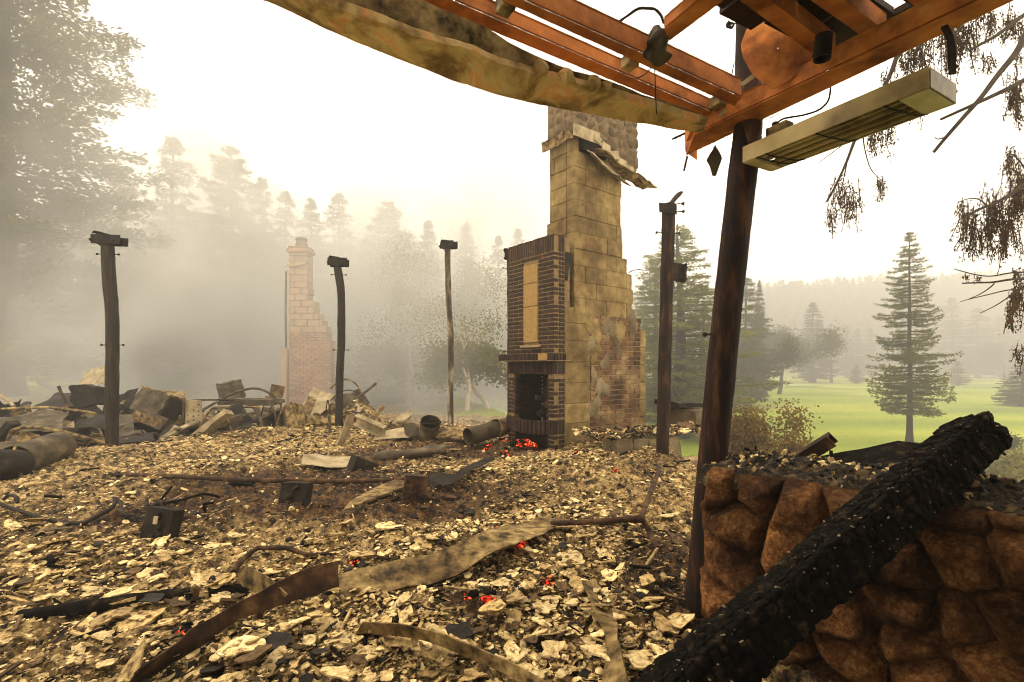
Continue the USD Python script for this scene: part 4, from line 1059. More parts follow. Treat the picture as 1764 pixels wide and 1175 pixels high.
# ash flecks on the log's upper face
lv = []
rs = np.random.default_rng(8)
fn_, fc_ = LG.surf.face_normals, LG.surf.triangles_center
if fn_[np.argmax(fc_[:, 2])][2] < 0:
    fn_ = -fn_
ok_ = np.where((fn_[:, 2] > 0.35) & (fc_[:, 0] > 0.2))[0]
for i in range(210):
    k = rs.choice(ok_)
    a = rs.uniform(0.002, 0.009) * (0.6 + 0.9 * (rs.uniform() < 0.2))
    q = xf(disp(cbox((a, a * rs.uniform(.4, 1), 0.003), 0.001), 0.002, 80, i), eul(*rs.uniform(-40, 40, 3)))
    lv.append(xf(q, None, fc_[k]))
LG.part('ash_flecks', join(*lv), m_paleash, kind='stuff')
# smaller burnt things on the wall
a, b = P(1415, 806, 2.15), P(1605, 762, 2.05)
single('charred_plank', xf(gbox((np.linalg.norm(b - a), 0.26, 0.06), 4, 0.025, 6, 3), np.stack([(b - a) / np.linalg.norm(b - a), np.array([-.45, .89, .0]), np.cross((b - a) / np.linalg.norm(b - a), [-.45, .89, 0])], 1), (a + b) / 2 - np.array([0, 0, .02])), m_char, 'flat charred plank lying on the stone wall under the big log', 'plank')
a, b = P(1352, 806, 2.35), P(1434, 756, 2.2)
T = Thing('steel_channel_offcut', 'short dark steel channel sticking up from the wall top', 'steel channel', a)
T.part('channel', sweep(smooth_path([a, b], 10), chansec(0.055, 0.075, 0.008), (0, -1, 0.4)), m_rust)
T.part('bolt', tube([b + np.array([-.02, -.02, -.05]), b + np.array([-.018, -.02, -.09])], 0.008, 6), m_darkmetal)
for i, (px, py, px2, py2, lab) in enumerate([(1283, 775, 1312, 790, 'small charred stick on the left end of the stone wall'), (1296, 790, 1302, 768, 'thin upright nail left of the scorched shrub')]):
    single('charred_stick' if i == 0 else 'bent_nail', tube(smooth_path([P(px, py, 2.5), P((px + px2) / 2 + 2, (py + py2) / 2 - 1, 2.5), P(px2, py2, 2.5)], 8), 0.014 if i == 0 else 0.004, 7), m_char, lab, 'stick' if i == 0 else 'nail')
rs = np.random.default_rng(31)
pos, nr = [], 1100
uq = rs.uniform(0, 1.75, nr); hq = rs.uniform(-0.48, -0.005, nr)
ii = np.clip((uq + 0.02) / (WL + 0.02) * 219, 0, 219).astype(int); jj = np.clip(-hq / 0.50 * 79, 0, 79).astype(int)
zq = pp.reshape(220, 80, 3)[ii, jj, 2]
base3 = to3(uq, zq + 0.004, hq)
chips = []
for s, mt in enumerate([m_flake[0], m_flake[1], m_flake[2], m_flake[3], m_flake[3]]):
    chips.append((disp(cbox((1, 0.7, 0.28), 0.1), 0.22, 1.7, s), mt))
qs = rs.normal(size=(nr, 4)); qs /= np.linalg.norm(qs, axis=1, keepdims=True)
instancer('wall_top_chips', chips, base3, qs, rs.lognormal(-4.1, 0.45, nr), rs.choice(5, nr, p=[.12, .2, .23, .25, .2]), 'chips of ash and char strewn along the stone wall top')

# ---------------------------------------------------------------- steel roof frame overhead
def prism(A, B, n=2, ext=(0.0, 0.0), amp=0.0):
    """A solid between two matching outlines; ext lengthens it past A and past B."""
    A, B = np.asarray(A, float), np.asarray(B, float)
    A, B = A + (A - B) * ext[0], B + (B - A) * ext[1]
    k = len(A)
    s = np.linspace(0, 1, n)[:, None, None]
    v = (A * (1 - s) + B * s).reshape(-1, 3)
    f = grid_faces(n, k, True)
    f = np.vstack([f[:, [0, 1, 2]], f[:, [0, 2, 3]], [[0, i + 1, i] for i in range(1, k - 1)], [[(n - 1) * k, (n - 1) * k + i, (n - 1) * k + i + 1] for i in range(1, k - 1)]])
    if amp:
        v = v + 2 * amp * np.stack([nz(v, 9, q) for q in range(3)], 1)
    m = trimesh.Trimesh(v, f, process=False)
    if m.volume < 0:
        f = f[:, ::-1]
    return v, f
UP = np.array([0, 0, 1.0])
def beam(pa_out, pb_out, pa_in, pb_in, z, h, ext, lip=0.0):
    """A steel channel: web on the side towards the viewer, flanges above and below."""
    ao, bo, ai, bi = PZ(*pa_out, z), PZ(*pb_out, z), PZ(*pa_in, z), PZ(*pb_in, z)
    def sec(o, i):
        w = (o - i); W = np.linalg.norm(w); w = w / W
        t = 0.009
        return np.array([i, o, o + UP * t, i + w * t + UP * t, i + w * t + UP * (h - t), o + UP * (h - t), o + UP * h, i + UP * h])
    A, B = sec(ao, ai), sec(bo, bi)
    # triangulate the concave end properly: build as three plates butted together
    p1 = prism(A[[0, 1, 2, 3]] , B[[0, 1, 2, 3]], 6, ext)
    web = lambda S: np.array([S[0] + UP * 0.0095, S[3] + UP * 0.0005, S[4] - UP * 0.0005, S[7] - UP * 0.0095])
    p2 = prism(web(A), web(B), 6, ext)
    p3 = prism(A[[4, 5, 6, 7]], B[[4, 5, 6, 7]], 6, ext)
    return join(p1, p2, p3)
RF = Thing('steel_roof_frame', 'orange primed steel roof frame overhead, left from the burnt roof', 'roof frame', (1.1, 2.2, 2.6))
RF.part('rafter', beam((900, 75), (1217, 206), (900, 53), (1236, 197), 2.72, 0.062, (1.6, 0.0)), m_steel)
RF.part('rafter', beam((900, 17), (1259, 180), (900, 0), (1272, 166), 2.70, 0.085, (1.6, 0.02)), m_steel)
RF.part('main_beam', beam((1182, 268), (1556, 91), (1196, 232), (1556, 62), 2.652, 0.085, (0.0, 2.6)), m_steel)
RF.part('end_plate', prism(np.array([P(1181, 222, 2.68), P(1200, 232, 2.62), P(1201, 276, 2.62), P(1182, 262, 2.68)]), np.array([P(1181, 222, 2.68), P(1200, 232, 2.62), P(1201, 276, 2.62), P(1182, 262, 2.68)]) + np.array([-.006, -.004, 0])), m_steel)
RF.part('cross_beam', beam((1154, 70), (1247, 0), (1144, 52), (1206, 0), 2.74, 0.05, (0.0, 1.5)), m_steel)
for px, py, z in ((1085, 107, 2.73), (1236, 176, 2.74), (871, 8, 2.73)):
    RF.part('spacer_block', xf(cbox((0.05, 0.06, 0.05), 0.004), eul(0, 0, 30), PZ(px, py, z)), m_tanmetal)
# deck over the viewer's side
n_b = np.array([0.881, 0.4725, 0]); t_b = np.array([-0.4725, 0.881, 0]); B0 = np.array([1.117, 2.3, 0])
def rf(n, t, z):
    return B0 + n * n_b + t * t_b + np.array([0, 0, z])
DL = -0.24                                         # the deck's torn left edge along the beam
for i, (n0, n1) in enumerate([(0.11 - 0.2 * q, 0.305 - 0.2 * q) for q in range(18)]):
    segs = [(DL - 0.03 * math.sin(i * 2.1), -4.2)]
    if i == 1:
        segs = [(DL, -0.56), (-0.61, -0.80), (-0.90, -4.2)]
    if i == 2:
        segs = [(DL - 0.05, -0.70), (-0.74, -1.0), (-1.05, -4.2)]
    for a, b in segs:
        c = [rf(n, t, z) for n, t, z in ((n0, a, 2.85), (n1 - 0.006, a, 2.85), (n1 - 0.006, a, 2.875), (n0, a, 2.875))]
        e = [rf(n, t, z) for n, t, z in ((n0, b, 2.85), (n1 - 0.006, b, 2.85), (n1 - 0.006, b, 2.875), (n0, b, 2.875))]
        RF.part('deck_board', prism(np.array(c), np.array(e), 4), m_deck)
for px0, py0, px1, py1 in ((1300, 0, 1420, 90), (1425, 0, 1508, 60), (1560, -30, 1600, 8)):
    a, b = PZ(px0, py0, 2.775), PZ(px1, py1, 2.775)
    d = (b - a) / np.linalg.norm(b - a); s = np.cross(d, UP) * 0.03
    sq = lambda p: np.array([p - s, p + s, p + s + UP * 0.07, p - s + UP * 0.07])
    RF.part('deck_joist', prism(sq(a), sq(b), 3, (3.5, 0.05)), m_steel)
T_ = rf(-0.02, -0.75, 2.75)
RF.part('pipe_stub', pipe([P(1419, 62, 1.83), P(1416, 102, 1.83)], 0.03, 0.006, 18), m_darkmetal)
def poly_sheet(px, d0, d1, amp, seed, th=0.005, rings=7, s=5.0):
    """A ragged sheet with the given outline; its distance runs from d0 at the outline's left to d1 at its right."""
    px = np.asarray(px, float)
    n = len(px) * 4
    pg = Polygon(px)
    o = np.array([pg.exterior.interpolate(t, True).coords[0] for t in np.linspace(0, 1, n, endpoint=False)])
    c = np.array(pg.representative_point().coords[0]) * 0.5 + o.mean(0) * 0.5
    x0, x1 = px[:, 0].min(), px[:, 0].max()
    V = []
    for k in np.linspace(0.02, 1, rings):
        q = c + (o - c) * k
        d = d0 + (d1 - d0) * (q[:, 0] - x0) / (x1 - x0)
        w = np.stack([P(a, b, dd) for (a, b), dd in zip(q, d)])
        V.append(w + 2 * amp * np.stack([nz(w, s, seed + j) for j in range(3)], 1))
    v = np.array(V)
    nrm = np.cross(P(x1, c[1], d1) - P(x0, c[1], d0), UP * 1.0); nrm /= np.linalg.norm(nrm)
    m = v.reshape(-1, 3)
    f = grid_faces(rings, n, True)
    N = len(m)
    j = np.arange(n); r0 = (rings - 1) * n
    q = np.vstack([f, (f + N)[:, ::-1], np.stack([r0 + j, r0 + N + j, r0 + N + (j + 1) % n, r0 + (j + 1) % n], 1)])
    return mv((np.vstack([m + nrm * th / 2, m - nrm * th / 2]), q))
RF.part('torn_panel', poly_sheet([(1318, 8), (1302, 28), (1286, 48), (1276, 72), (1277, 96), (1288, 118), (1306, 134), (1332, 150), (1362, 136), (1400, 112), (1408, 60), (1370, 30)], 2.08, 1.95, 0.03, 3), m_steel)
RF.part('gusset_plate', poly_sheet([(1278, 208), (1311, 204), (1309, 225), (1292, 258)], 2.22, 2.2, 0.002, 5), m_rust)
# torn paper scraps on the steel
RF.part('torn_lining', poly_sheet([(1155, 95), (1175, 98), (1190, 112), (1215, 118), (1232, 130), (1262, 140), (1285, 148), (1276, 153), (1258, 150), (1240, 141), (1222, 136), (1208, 124), (1188, 122)], 2.0, 2.25, 0.01, 8, 0.003), m_greymetal)
RF.part('torn_lining', poly_sheet([(1272, 150), (1296, 130), (1302, 134), (1288, 146), (1278, 153)], 2.12, 2.1, 0.01, 9, 0.003), m_paleash)
RF.part('torn_lining', poly_sheet([(1236, 200), (1248, 186), (1260, 180), (1258, 186), (1242, 202)], 2.3, 2.25, 0.008, 10, 0.003), m_paleash)
single('insulation_clump', disp(trimesh.creation.icosphere(4, 1).apply_transform(np.diag([0.042, 0.04, 0.075, 1])).apply_translation(P(1134, 76, 1.86)), 0.03, 26, 3), m_greymetal, 'ragged clump of burnt lining draped over the second rafter', 'debris')
single('metal_scrap', poly_sheet([(1231, 250), (1243, 272), (1236, 292), (1233, 304), (1227, 302), (1224, 290), (1216, 276)], 2.42, 2.42, 0.006, 4), m_greymetal, 'diamond shaped metal scrap dangling under the beam end', 'metal scrap')
def cable(label, pts, d, r, mat=m_darkmetal if True else None, name='cable', cat='cable', n=40, sides=6, amp=0.0, seed=0):
    w = smooth_path([P(*q[:2], q[2] if len(q) > 2 else d) for q in pts], n)
    if amp:
        w = w + 2 * amp * np.stack([nz(w, 14, seed + k) for k in range(3)], 1)
    return single(name, tube(w, r, sides), mat, label, cat)
cable('thick burnt cable arching above the clump on the rafter', [(1064, 40), (1080, 28), (1105, 14), (1125, 15), (1138, 26), (1143, 40)], 1.85, 0.005)
cable('thin wire dangling below the clump on the rafter', [(1128, 108), (1129, 150), (1131, 196)], 1.95, 0.0022)
cable('short wire slung between the two rafters', [(1122, 116), (1108, 130), (1095, 135)], 1.95, 0.0022)
cable('twisted wires hanging left of the post top', [(1241, 5), (1250, 22), (1262, 34), (1276, 40)], 2.2, 0.004, amp=.006)
cable('thin wire hanging along the torn panel', [(1276, 92), (1264, 112), (1260, 140)], 2.15, 0.002)
cable('black cable running from the beam to the light fitting', [(1431, 150), (1428, 170), (1414, 187), (1385, 198), (1350, 204), (1337, 214)], 2.08, 0.004, amp=.003)
cable('thin hair wire under the beam above the light fitting', [(1348, 190), (1338, 198), (1326, 203)], 2.15, 0.0015)
cable('short rod poking left from the beam end', [(1157, 240), (1182, 229)], 2.7, 0.006, name='steel_rod', cat='rod')
cable('short rod hanging below the beam end', [(1184, 270), (1178, 295)], 2.68, 0.006, name='steel_rod', cat='rod')
# the sagging fascia
FA, FB = np.array([-0.73, 1.48]), np.array([0.90, 2.29])
def rail(pix, shift=0.0, ns=40):
    """Points over the fascia's plan line (shifted sideways) seen through the given pixels."""
    d = (FB - FA) / np.linalg.norm(FB - FA); nn = np.array([d[1], -d[0]])
    A = FA + nn * shift
    out = []
    for px, py in pix:
        k = (px - 882) / F
        t = (k * A[1] - A[0]) / (d[0] - k * d[1])
        x, y = A + t * d
        out.append([x, y, EYE - (py - 628) / F * y])
    return smooth_path(out, ns)
r_out = rail([(250, -75), (380, -38), (470, -2), (560, 40), (640, 75), (720, 108), (800, 140), (880, 163), (960, 181), (1040, 196), (1120, 210), (1211, 222)])
r_in = rail([(300, -130), (450, -60), (560, 0), (668, 34), (702, 51), (756, 68), (818, 83), (865, 105), (927, 122), (981, 136), (1050, 155), (1097, 170), (1218, 208)], 0.12)
r_top = rail([(420, -160), (600, -60), (715, -2), (767, 25), (845, 56), (869, 73), (920, 99), (981, 124), (1008, 130), (1060, 146), (1102, 163), (1160, 186), (1219, 204)], 0.13)
def band(r0, r1, k, off=(0, 0, 0)):
    u = np.linspace(0, 39, 170)
    R0, R1 = (np.stack([np.interp(u, np.arange(40), r[:, c]) for c in range(3)], 1) for r in (r0, r1))
    g = np.stack([R0 * (1 - w) + R1 * w for w in np.linspace(0, 1, k)], 1) + np.array(off)
    return g + 0.004 * np.stack([nz(g, 24, q) for q in range(3)], -1) + 0.005 * np.stack([nz(g, 6, q + 4) for q in range(3)], -1)
FS = Thing('sagging_fascia', 'curved sagging stucco roof edge scorched in tan and orange blotches', 'roof edge', (0.1, 1.9, 2.4))
FS.part('soffit', sheet(band(r_out, r_in, 9), 0.03), m_stucco, smooth=25)
FS.part('inner_face', sheet(band(r_in, r_top, 7, (-0.012, 0.02, 0.022)), 0.025), m_tanmetal, smooth=25, label='sooty inner face of the roof edge')
for px, py, s in ((931, 118, .028), (976, 134, .03), (1022, 142, .026), (1045, 150, .02)):
    FS.part('broken_edge_lump', disp(trimesh.creation.icosphere(3, s).apply_translation(rail([(px - 1, py - 3), (px, py), (px + 1, py + 3)], 0.12, 3)[1]), 0.012, 40, int(px)), m_stucco)

# leaning post under the beam
bp = smooth_path([P(1200, 1085, 2.32), P(1222, 850, 2.32), P(1250, 560, 2.32), P(1280, 290, 2.32), P(1289, 200, 2.32), P(1289, -20, 2.32)], 60)
LP = Thing('leaning_steel_post', 'big rust stained round post leaning right and carrying the roof beam', 'post', bp[0])
v, f = tube(bp, np.interp(bp[:, 2], [0.2, 1.2, 2.6, 3.4], [0.067, 0.066, 0.064, 0.05]), 28)
LP.part('pole', (v + 0.004 * np.stack([nz(v, 9, q) for q in range(3)], 1), f), m_polerust, smooth=50)
LP.part('bolt', bolt(P(1224, 576, 2.3), (1, 0.1, 0.05), 0.07, 0.009), m_rust)
for py in (18, 40):
    LP.part('eye_bolt', join(bolt(P(1268, py, 2.3), (1, 0.2, 0.2), 0.07, 0.007), tube(smooth_path([P(1256, py - 3, 2.3), P(1252, py + 5, 2.3), P(1260, py + 8, 2.3), P(1264, py + 2, 2.3)], 12), 0.006, 6)), m_darkmetal)

# fluorescent fitting
zb = 2.42
nl, nr_ = PZ(1279, 280, zb), PZ(1600, 150, zb)
fl, fr = PZ(1318, 296, zb), PZ(1626, 182, zb)
dirn = (nr_ - nl) / np.linalg.norm(nr_ - nl); acr = (fl - nl); acr -= dirn * (acr @ dirn); wid = np.linalg.norm(acr); acr /= wid; wid *= 1.12; Ln = np.linalg.norm(nr_ - nl)
LF = Thing('light_fitting', 'scorched fluorescent light fitting hanging tilted below the roof beam', 'light fitting', nl)
lf = lambda l, w, z: nl + dirn * l + acr * w + UP * z
def lbox(l0, l1, w0, w1, z0, z1):
    return prism([lf(l0, w0, z0), lf(l0, w1, z0), lf(l0, w1, z1), lf(l0, w0, z1)], [lf(l1, w0, z0), lf(l1, w1, z0), lf(l1, w1, z1), lf(l1, w0, z1)], 5, amp=0.0015)
LF.part('housing', join(lbox(0, Ln, 0, 0.006, 0, 0.07), lbox(0, Ln, wid - 0.006, wid, 0, 0.05), lbox(0, Ln, 0.006, wid - 0.006, 0.064, 0.07), lbox(-0.003, 0.003, 0.007, wid - 0.007, 0.001, 0.063), lbox(Ln - 0.003, Ln + 0.003, 0.007, wid - 0.007, 0.001, 0.063)), m_fix)
LF.part('reflector', join(lbox(0.05, Ln - 0.07, 0.010, wid * .5, 0.034, 0.040), lbox(0.05, Ln - 0.07, wid * .5 + .002, wid - 0.01, 0.034, 0.040)), m_fix)
LF.part('end_cover', lbox(0.004, 0.055, 0.008, wid - 0.008, -0.004, 0.004), m_fix)
LF.part('end_cover', lbox(Ln - 0.085, Ln - 0.004, 0.008, wid - 0.008, -0.004, 0.004), m_tubeglass)
for w in (0.28, 0.52, 0.78):
    LF.part('lamp_tube', tube([lf(0.05, wid * w, 0.02), lf(Ln - 0.08, wid * w, 0.02)], 0.008, 10), m_tubeglass, smooth=50)
for w in (0.16, 0.4, 0.65, 0.9):
    LF.part('louvre_bar', lbox(0.05, Ln - 0.08, wid * w - 0.002, wid * w + 0.002, 0.002, 0.014), m_fix)
for l in (0.09, 0.13, Ln * .5, Ln - 0.11):
    LF.part('guard_wire', tube(smooth_path([lf(l - .02, 0.0, -0.002), lf(l, wid * .3, -0.012), lf(l + .015, wid * .7, -0.012), lf(l + .03, wid, 0.0)], 12), 0.0028, 6), m_darkmetal)
LF.part('junction_box', lbox(0.1, 0.19, 0.02, 0.075, 0.071, 0.115), m_tanmetal)
LF.part('cable_gland', tube([lf(0.125, 0.05, 0.115), lf(0.12, 0.05, 0.14)], 0.012, 8), m_rust)
s0 = rf(-0.03, -1.02, 2.66)
LF.part('hanger_strap', sweep(smooth_path([P(1626, 45, 1.62), P(1638, 72, 1.61), P(1640, 100, 1.60), P(1641, 128, 1.60)], 12), rectsec(0.022, 0.006), (0, -1, 0)), m_darkmetal)

# the part of the building that still stands behind the viewer
BW = Thing('charred_porch_wall', 'charred board wall at the back of the surviving porch', 'wall', (1.0, -1.7, 0))
for i in range(24):
    x = -1.9 + i * 0.25
    BW.part('board', cbox((0.244, 0.03, 3.0), 0.004, (x, -1.7 + 0.004 * (i % 2), 1.33)), m_deck)
    if i < 12:
        BW.part('board', cbox((0.03, 0.244, 3.0), 0.004, (4.1 + 0.004 * (i % 2), -1.55 + i * 0.25, 1.33)), m_deck)

# branches of the tree hanging in from the right
def hanging_branch(label, stems, tufts, seed, d=4.0):
    """stems: (pixel path, distance, thickness); tufts: (px, py, spread px, drop px, distance, number)."""
    r2 = np.random.default_rng(seed)
    T = Thing('tree_branch', label, 'branch', P(*stems[0][0][0], stems[0][1]))
    tb = []
    for pth, dd, r in stems:
        w = smooth_path([P(a, b, dd + 0.25 * math.sin(a * 0.01)) for a, b in pth], 26)
        w = w + 0.03 * np.stack([nz(w, 3, seed + q) for q in range(3)], 1)
        tb.append(tube(w, np.linspace(r, r * 0.45, len(w)), 7))
    C, D, L = [], [], []
    for px, py, sx, sy, dd, n in tufts:
        for _ in range(n):
            x, y = px + r2.normal(0, sx * 0.45), py + r2.normal(0, sy * 0.18)
            ln = sy * r2.uniform(0.35, 0.85)
            q0 = P(x, y - ln * .5, dd + r2.normal(0, 0.15))
            lean = r2.normal(0, 0.25, 3)
            k = np.linspace(0, 1, 5)
            pl = ln / F * dd
            pts = q0 + np.array([lean[0] * .5, lean[1] * .5, -1.0]) * (pl * k)[:, None] + np.array([lean[2] * .4, 0, 0]) * (pl * k ** 2)[:, None]
            tb.append(tube(pts, 0.0028, 3, caps=False))
            m = int(17 * max(0.6, pl / 0.12))
            t = r2.uniform(0, 1, m)
            c = np.stack([np.interp(t, k, pts[:, j]) for j in range(3)], 1) + r2.normal(0, 0.012, (m, 3))
            C.append(c); D.append(r2.normal(0, 0.6, (m, 3)) + np.array([0, 0, -0.9])); L.append(r2.uniform(0.013, 0.034, m))
    T.part('stem', join(*tb), m_twig)
    C, D, L = np.vstack(C), np.vstack(D), np.concatenate(L)
    T.part('foliage', leaves(C, D, L, L * 0.36, r2), m_deadleaf)
hanging_branch('scorched branch hanging behind the light fitting', [([(1556, 60), (1535, 125), (1520, 158), (1495, 205), (1475, 238), (1460, 275), (1425, 347)], 4.2, 0.02), ([(1480, 232), (1440, 258), (1405, 285)], 4.2, 0.006), ([(1487, 232), (1497, 280), (1520, 310)], 4.2, 0.006), ([(1460, 275), (1450, 320), (1440, 355)], 4.2, 0.006)],
    [(1520, 235, 30, 60, 4.2, 26), (1448, 335, 14, 60, 4.2, 14), (1470, 350, 16, 70, 4.2, 16), (1432, 375, 8, 60, 4.2, 9), (1518, 325, 12, 50, 4.2, 9), (1560, 105, 30, 60, 4.4, 26), (1590, 90, 30, 80, 4.4, 30), (1530, 150, 20, 40, 4.4, 8), (1575, 200, 30, 30, 4.4, 10)], 51)
hanging_branch('long forked bare branch reaching in from the right edge', [([(1790, 20), (1764, 71), (1728, 119), (1699, 158), (1657, 205), (1632, 235), (1608, 264)], 3.6, 0.024), ([(1800, 115), (1764, 137), (1720, 160), (1687, 176), (1621, 206)], 3.6, 0.02), ([(1800, 5), (1764, 27), (1715, 62), (1672, 84)], 3.8, 0.02), ([(1632, 236), (1618, 240), (1612, 236)], 3.6, 0.006)],
    [(1642, 75, 22, 100, 4.0, 40), (1668, 60, 26, 80, 4.0, 26), (1700, 40, 30, 50, 4.0, 22), (1745, 50, 25, 60, 3.9, 20), (1748, 180, 16, 80, 3.8, 26), (1700, 110, 20, 40, 3.9, 9), (1755, 110, 18, 40, 3.9, 8)], 52)
hanging_branch('drooping branch of brown scorched foliage at the right edge', [([(1800, 310), (1764, 318), (1740, 335), (1715, 350), (1690, 360), (1665, 372)], 4.0, 0.02), ([(1764, 290), (1742, 265), (1735, 285)], 4.0, 0.006), ([(1700, 356), (1672, 342), (1648, 350)], 4.0, 0.006)],
    [(1742, 285, 12, 60, 4.0, 14), (1755, 340, 18, 90, 4.0, 44), (1715, 375, 24, 90, 4.0, 40), (1670, 400, 16, 90, 4.0, 24), (1692, 415, 14, 70, 4.0, 14), (1738, 405, 20, 80, 4.0, 26), (1655, 370, 8, 50, 4.0, 8)], 53)
hanging_branch('lowest twiggy branch with bare tips at the right edge', [([(1800, 476), (1764, 480), (1735, 482), (1700, 486), (1655, 488)], 3.9, 0.012), ([(1800, 470), (1740, 470), (1700, 475), (1640, 463)], 3.9, 0.008), ([(1800, 500), (1740, 500), (1700, 508), (1668, 516)], 3.9, 0.007), ([(1710, 488), (1690, 505), (1655, 520)], 3.9, 0.005), ([(1760, 492), (1720, 525), (1690, 540)], 3.9, 0.006), ([(1800, 590), (1764, 600), (1750, 620)], 3.9, 0.008)],
    [(1752, 520, 16, 70, 3.9, 26), (1742, 545, 10, 50, 3.9, 12), (1757, 470, 14, 30, 3.9, 8), (1757, 612, 10, 40, 3.9, 10), (1690, 480, 30, 16, 3.9, 6)], 54)

# ---------------------------------------------------------------- debris field
CX, CY = np.array([-14, -6.4, -5.6, -4.8, -3.4, 0, 3]), np.array([5.4, 5.9, 6.6, 7.9, 8.5, 8.7, 8.9])
def deb(x, y, fine=True):
    x, y = np.asarray(x, float), np.asarray(y, float)
    p = np.stack([x, y, 0 * x], -1)
    yc = np.interp(x, CX, CY) + 0.5 * nz(p, 0.9, 2)
    z = 0.33 + 0.13 * nz(p, 0.8, 41) + 0.10 * nz(p, 2.1, 42)
    z = z - 0.40 * sstep(yc, yc + 1.3, y)
    heap = np.exp(-(((x + 3.6) / 0.9) ** 2 + ((y - 10.6) / 0.8) ** 2)) * 0.75
    heap = heap + np.exp(-(((x + 8.0) / 3.0) ** 2 + ((y - 9.6) / 1.3) ** 2)) * 0.35
    heap = heap + np.exp(-(((x - 1.75) / 0.5) ** 2 + ((y - 6.3) / 1.2) ** 2)) * 0.10
    heap = heap + np.exp(-(((x - 0.95) / 0.75) ** 2 + ((y - 5.1) / 0.9) ** 2)) * 0.13 + np.exp(-(((x - 0.2) / 0.6) ** 2 + ((y - 3.1) / 0.45) ** 2)) * 0.07
    z = z + heap * (1 + 0.5 * nz(p, 2.0, 45))
    xr = 1.85 + 0.25 * nz(p, 1.1, 44)
    z = z - 1.5 * sstep(xr, xr + 1.7, x)
    z = z - 0.7 * sstep(14.5, 19, y) - 0.9 * sstep(-12, -16, x)
    if fine:
        z = z + 0.085 * (meshkit.fbm(p * 4.5, 3, 50) - 0.5) + 0.06 * (np.abs(meshkit.fbm(p * 13, 3, 51) - 0.5)) + 0.045 * (meshkit.fbm(p * 34, 3, 52) - 0.5)
        q = meshkit.noise(p * np.array([19, 26, 1]), 53)
        z = z + 0.022 * sstep(0.5, 0.56, q)
    return z
na, nr2 = 640, 470
th = np.linspace(-1.02, 0.62, na)
rr_ = np.geomspace(1.15, 21, nr2)
TH, RR = np.meshgrid(th, rr_, indexing='ij')
dx, dy = RR * np.sin(TH), RR * np.cos(TH)
dz = deb(dx, dy)
def dark_zone(x, y):
    p = np.stack([x, y, 0 * x], -1)
    w = 0.5 * nz(p, 1.6, 62) + 0.35 * nz(p, 4.1, 63)
    a = np.exp(-(((x + 1.9) / 2.3) ** 2 + ((y - 4.3) / 1.1) ** 2) ** 1.5)
    b = np.exp(-(((x - 0.9) / 0.35) ** 2 + ((y - 2.6) / 0.7) ** 2)) + np.exp(-(((x + 0.2) / 0.22) ** 2 + ((y - 2.3) / 0.16) ** 2)) + 0.9 * np.exp(-(((x + .1) / 1.0) ** 2 + ((y - 6.6) / 0.7) ** 2))
    return np.clip(sstep(0.3, 0.75, a + b + w) + 0.9 * sstep(0.17, 0.3, nz(p, 0.7, 61) + 0.3 * w), 0, 1)
dg_ = single('debris_ground', (np.stack([dx, dy, dz], -1).reshape(-1, 3), grid_faces(na, nr2)[:, ::-1]), m_ash, 'thick layer of pale ash and char covering the burnt floor', kind='structure')
UsdGeom.PrimvarsAPI(dg_).CreatePrimvar('char', Sdf.ValueTypeNames.FloatArray, 'vertex').Set(Vt.FloatArray.FromNumpy(dark_zone(dx, dy).ravel().astype(np.float32)))

def D(px, py, lift=0.0, z0=0.36):
    """The debris surface seen at a pixel."""
    d = (EYE - z0) * F / (py - 628)
    for _ in range(4):
        x = (px - 882) / F * d
        d = (EYE - float(deb(x, d, False))) * F / (py - 628)
    z = float(deb((px - 882) / F * d, d, False)) + lift
    d = (EYE - z) * F / (py - 628)               # slide towards the viewer so that the lifted point stays on the sight line
    return np.array([(px - 882) / F * d, d, z])

# flakes of ash: the largest ones one by one, the rest scattered
def flake_mesh(seed, thick=0.07):
    r2 = np.random.default_rng(seed)
    n = 16
    t = np.linspace(0, 2 * np.pi, n, endpoint=False)
    r = 0.5 * (1 + sum(r2.normal(0, 0.12) * np.cos(k * t + r2.uniform(0, 6.28)) for k in (2, 3, 4, 5)) + r2.normal(0, 0.055, n)).clip(0.5, 1.5)
    el = r2.uniform(0.5, 0.95)
    ring = np.stack([r * np.cos(t), el * r * np.sin(t)], 1)
    curl = r2.normal(0, 0.22)
    hz = lambda q: curl * q[:, 0] ** 2 * 0.8 + 0.10 * nz(np.c_[q * 3, 0 * q[:, :1]], 1, seed) + r2.normal(0, .15) * q[:, 0] * q[:, 1]
    mid = ring * 0.5
    q = np.vstack([[[0, 0]], mid, ring])
    top = np.c_[q, hz(q) + thick / 2]
    low = np.c_[ring * 0.97, hz(ring) - thick / 2]
    j = np.arange(n); jj = (j + 1) % n
    f = np.vstack([np.stack([0 * j, 1 + j, 1 + jj], 1), np.stack([1 + j, 1 + n + j, 1 + n + jj], 1), np.stack([1 + j, 1 + n + jj, 1 + jj], 1),
                   np.stack([1 + n + j, 1 + 2 * n + j, 1 + 2 * n + jj], 1), np.stack([1 + n + j, 1 + 2 * n + jj, 1 + n + jj], 1)])
    return np.vstack([top, low]), f
rg = np.random.default_rng(100)
def free(x, y):
    a = (x - C0[0]) * UA[0] + (y - C0[1]) * UA[1]; b = (x - C0[0]) * VA[0] + (y - C0[1]) * VA[1]
    inch = (a > -0.03) & (a < 1.1) & (b > -0.03) & (b < 2.0)
    w = (np.stack([x - WA[0], y - WA[1]], -1) @ WN[:2])
    u = (np.stack([x - WA[0], y - WA[1]], -1) @ WE[:2])
    return ~inch & ~((w < 0.08) & (w > -0.6) & (u > -0.1)) & ~((w <= -0.5) & (u > 0.0) & (x > 1.9))
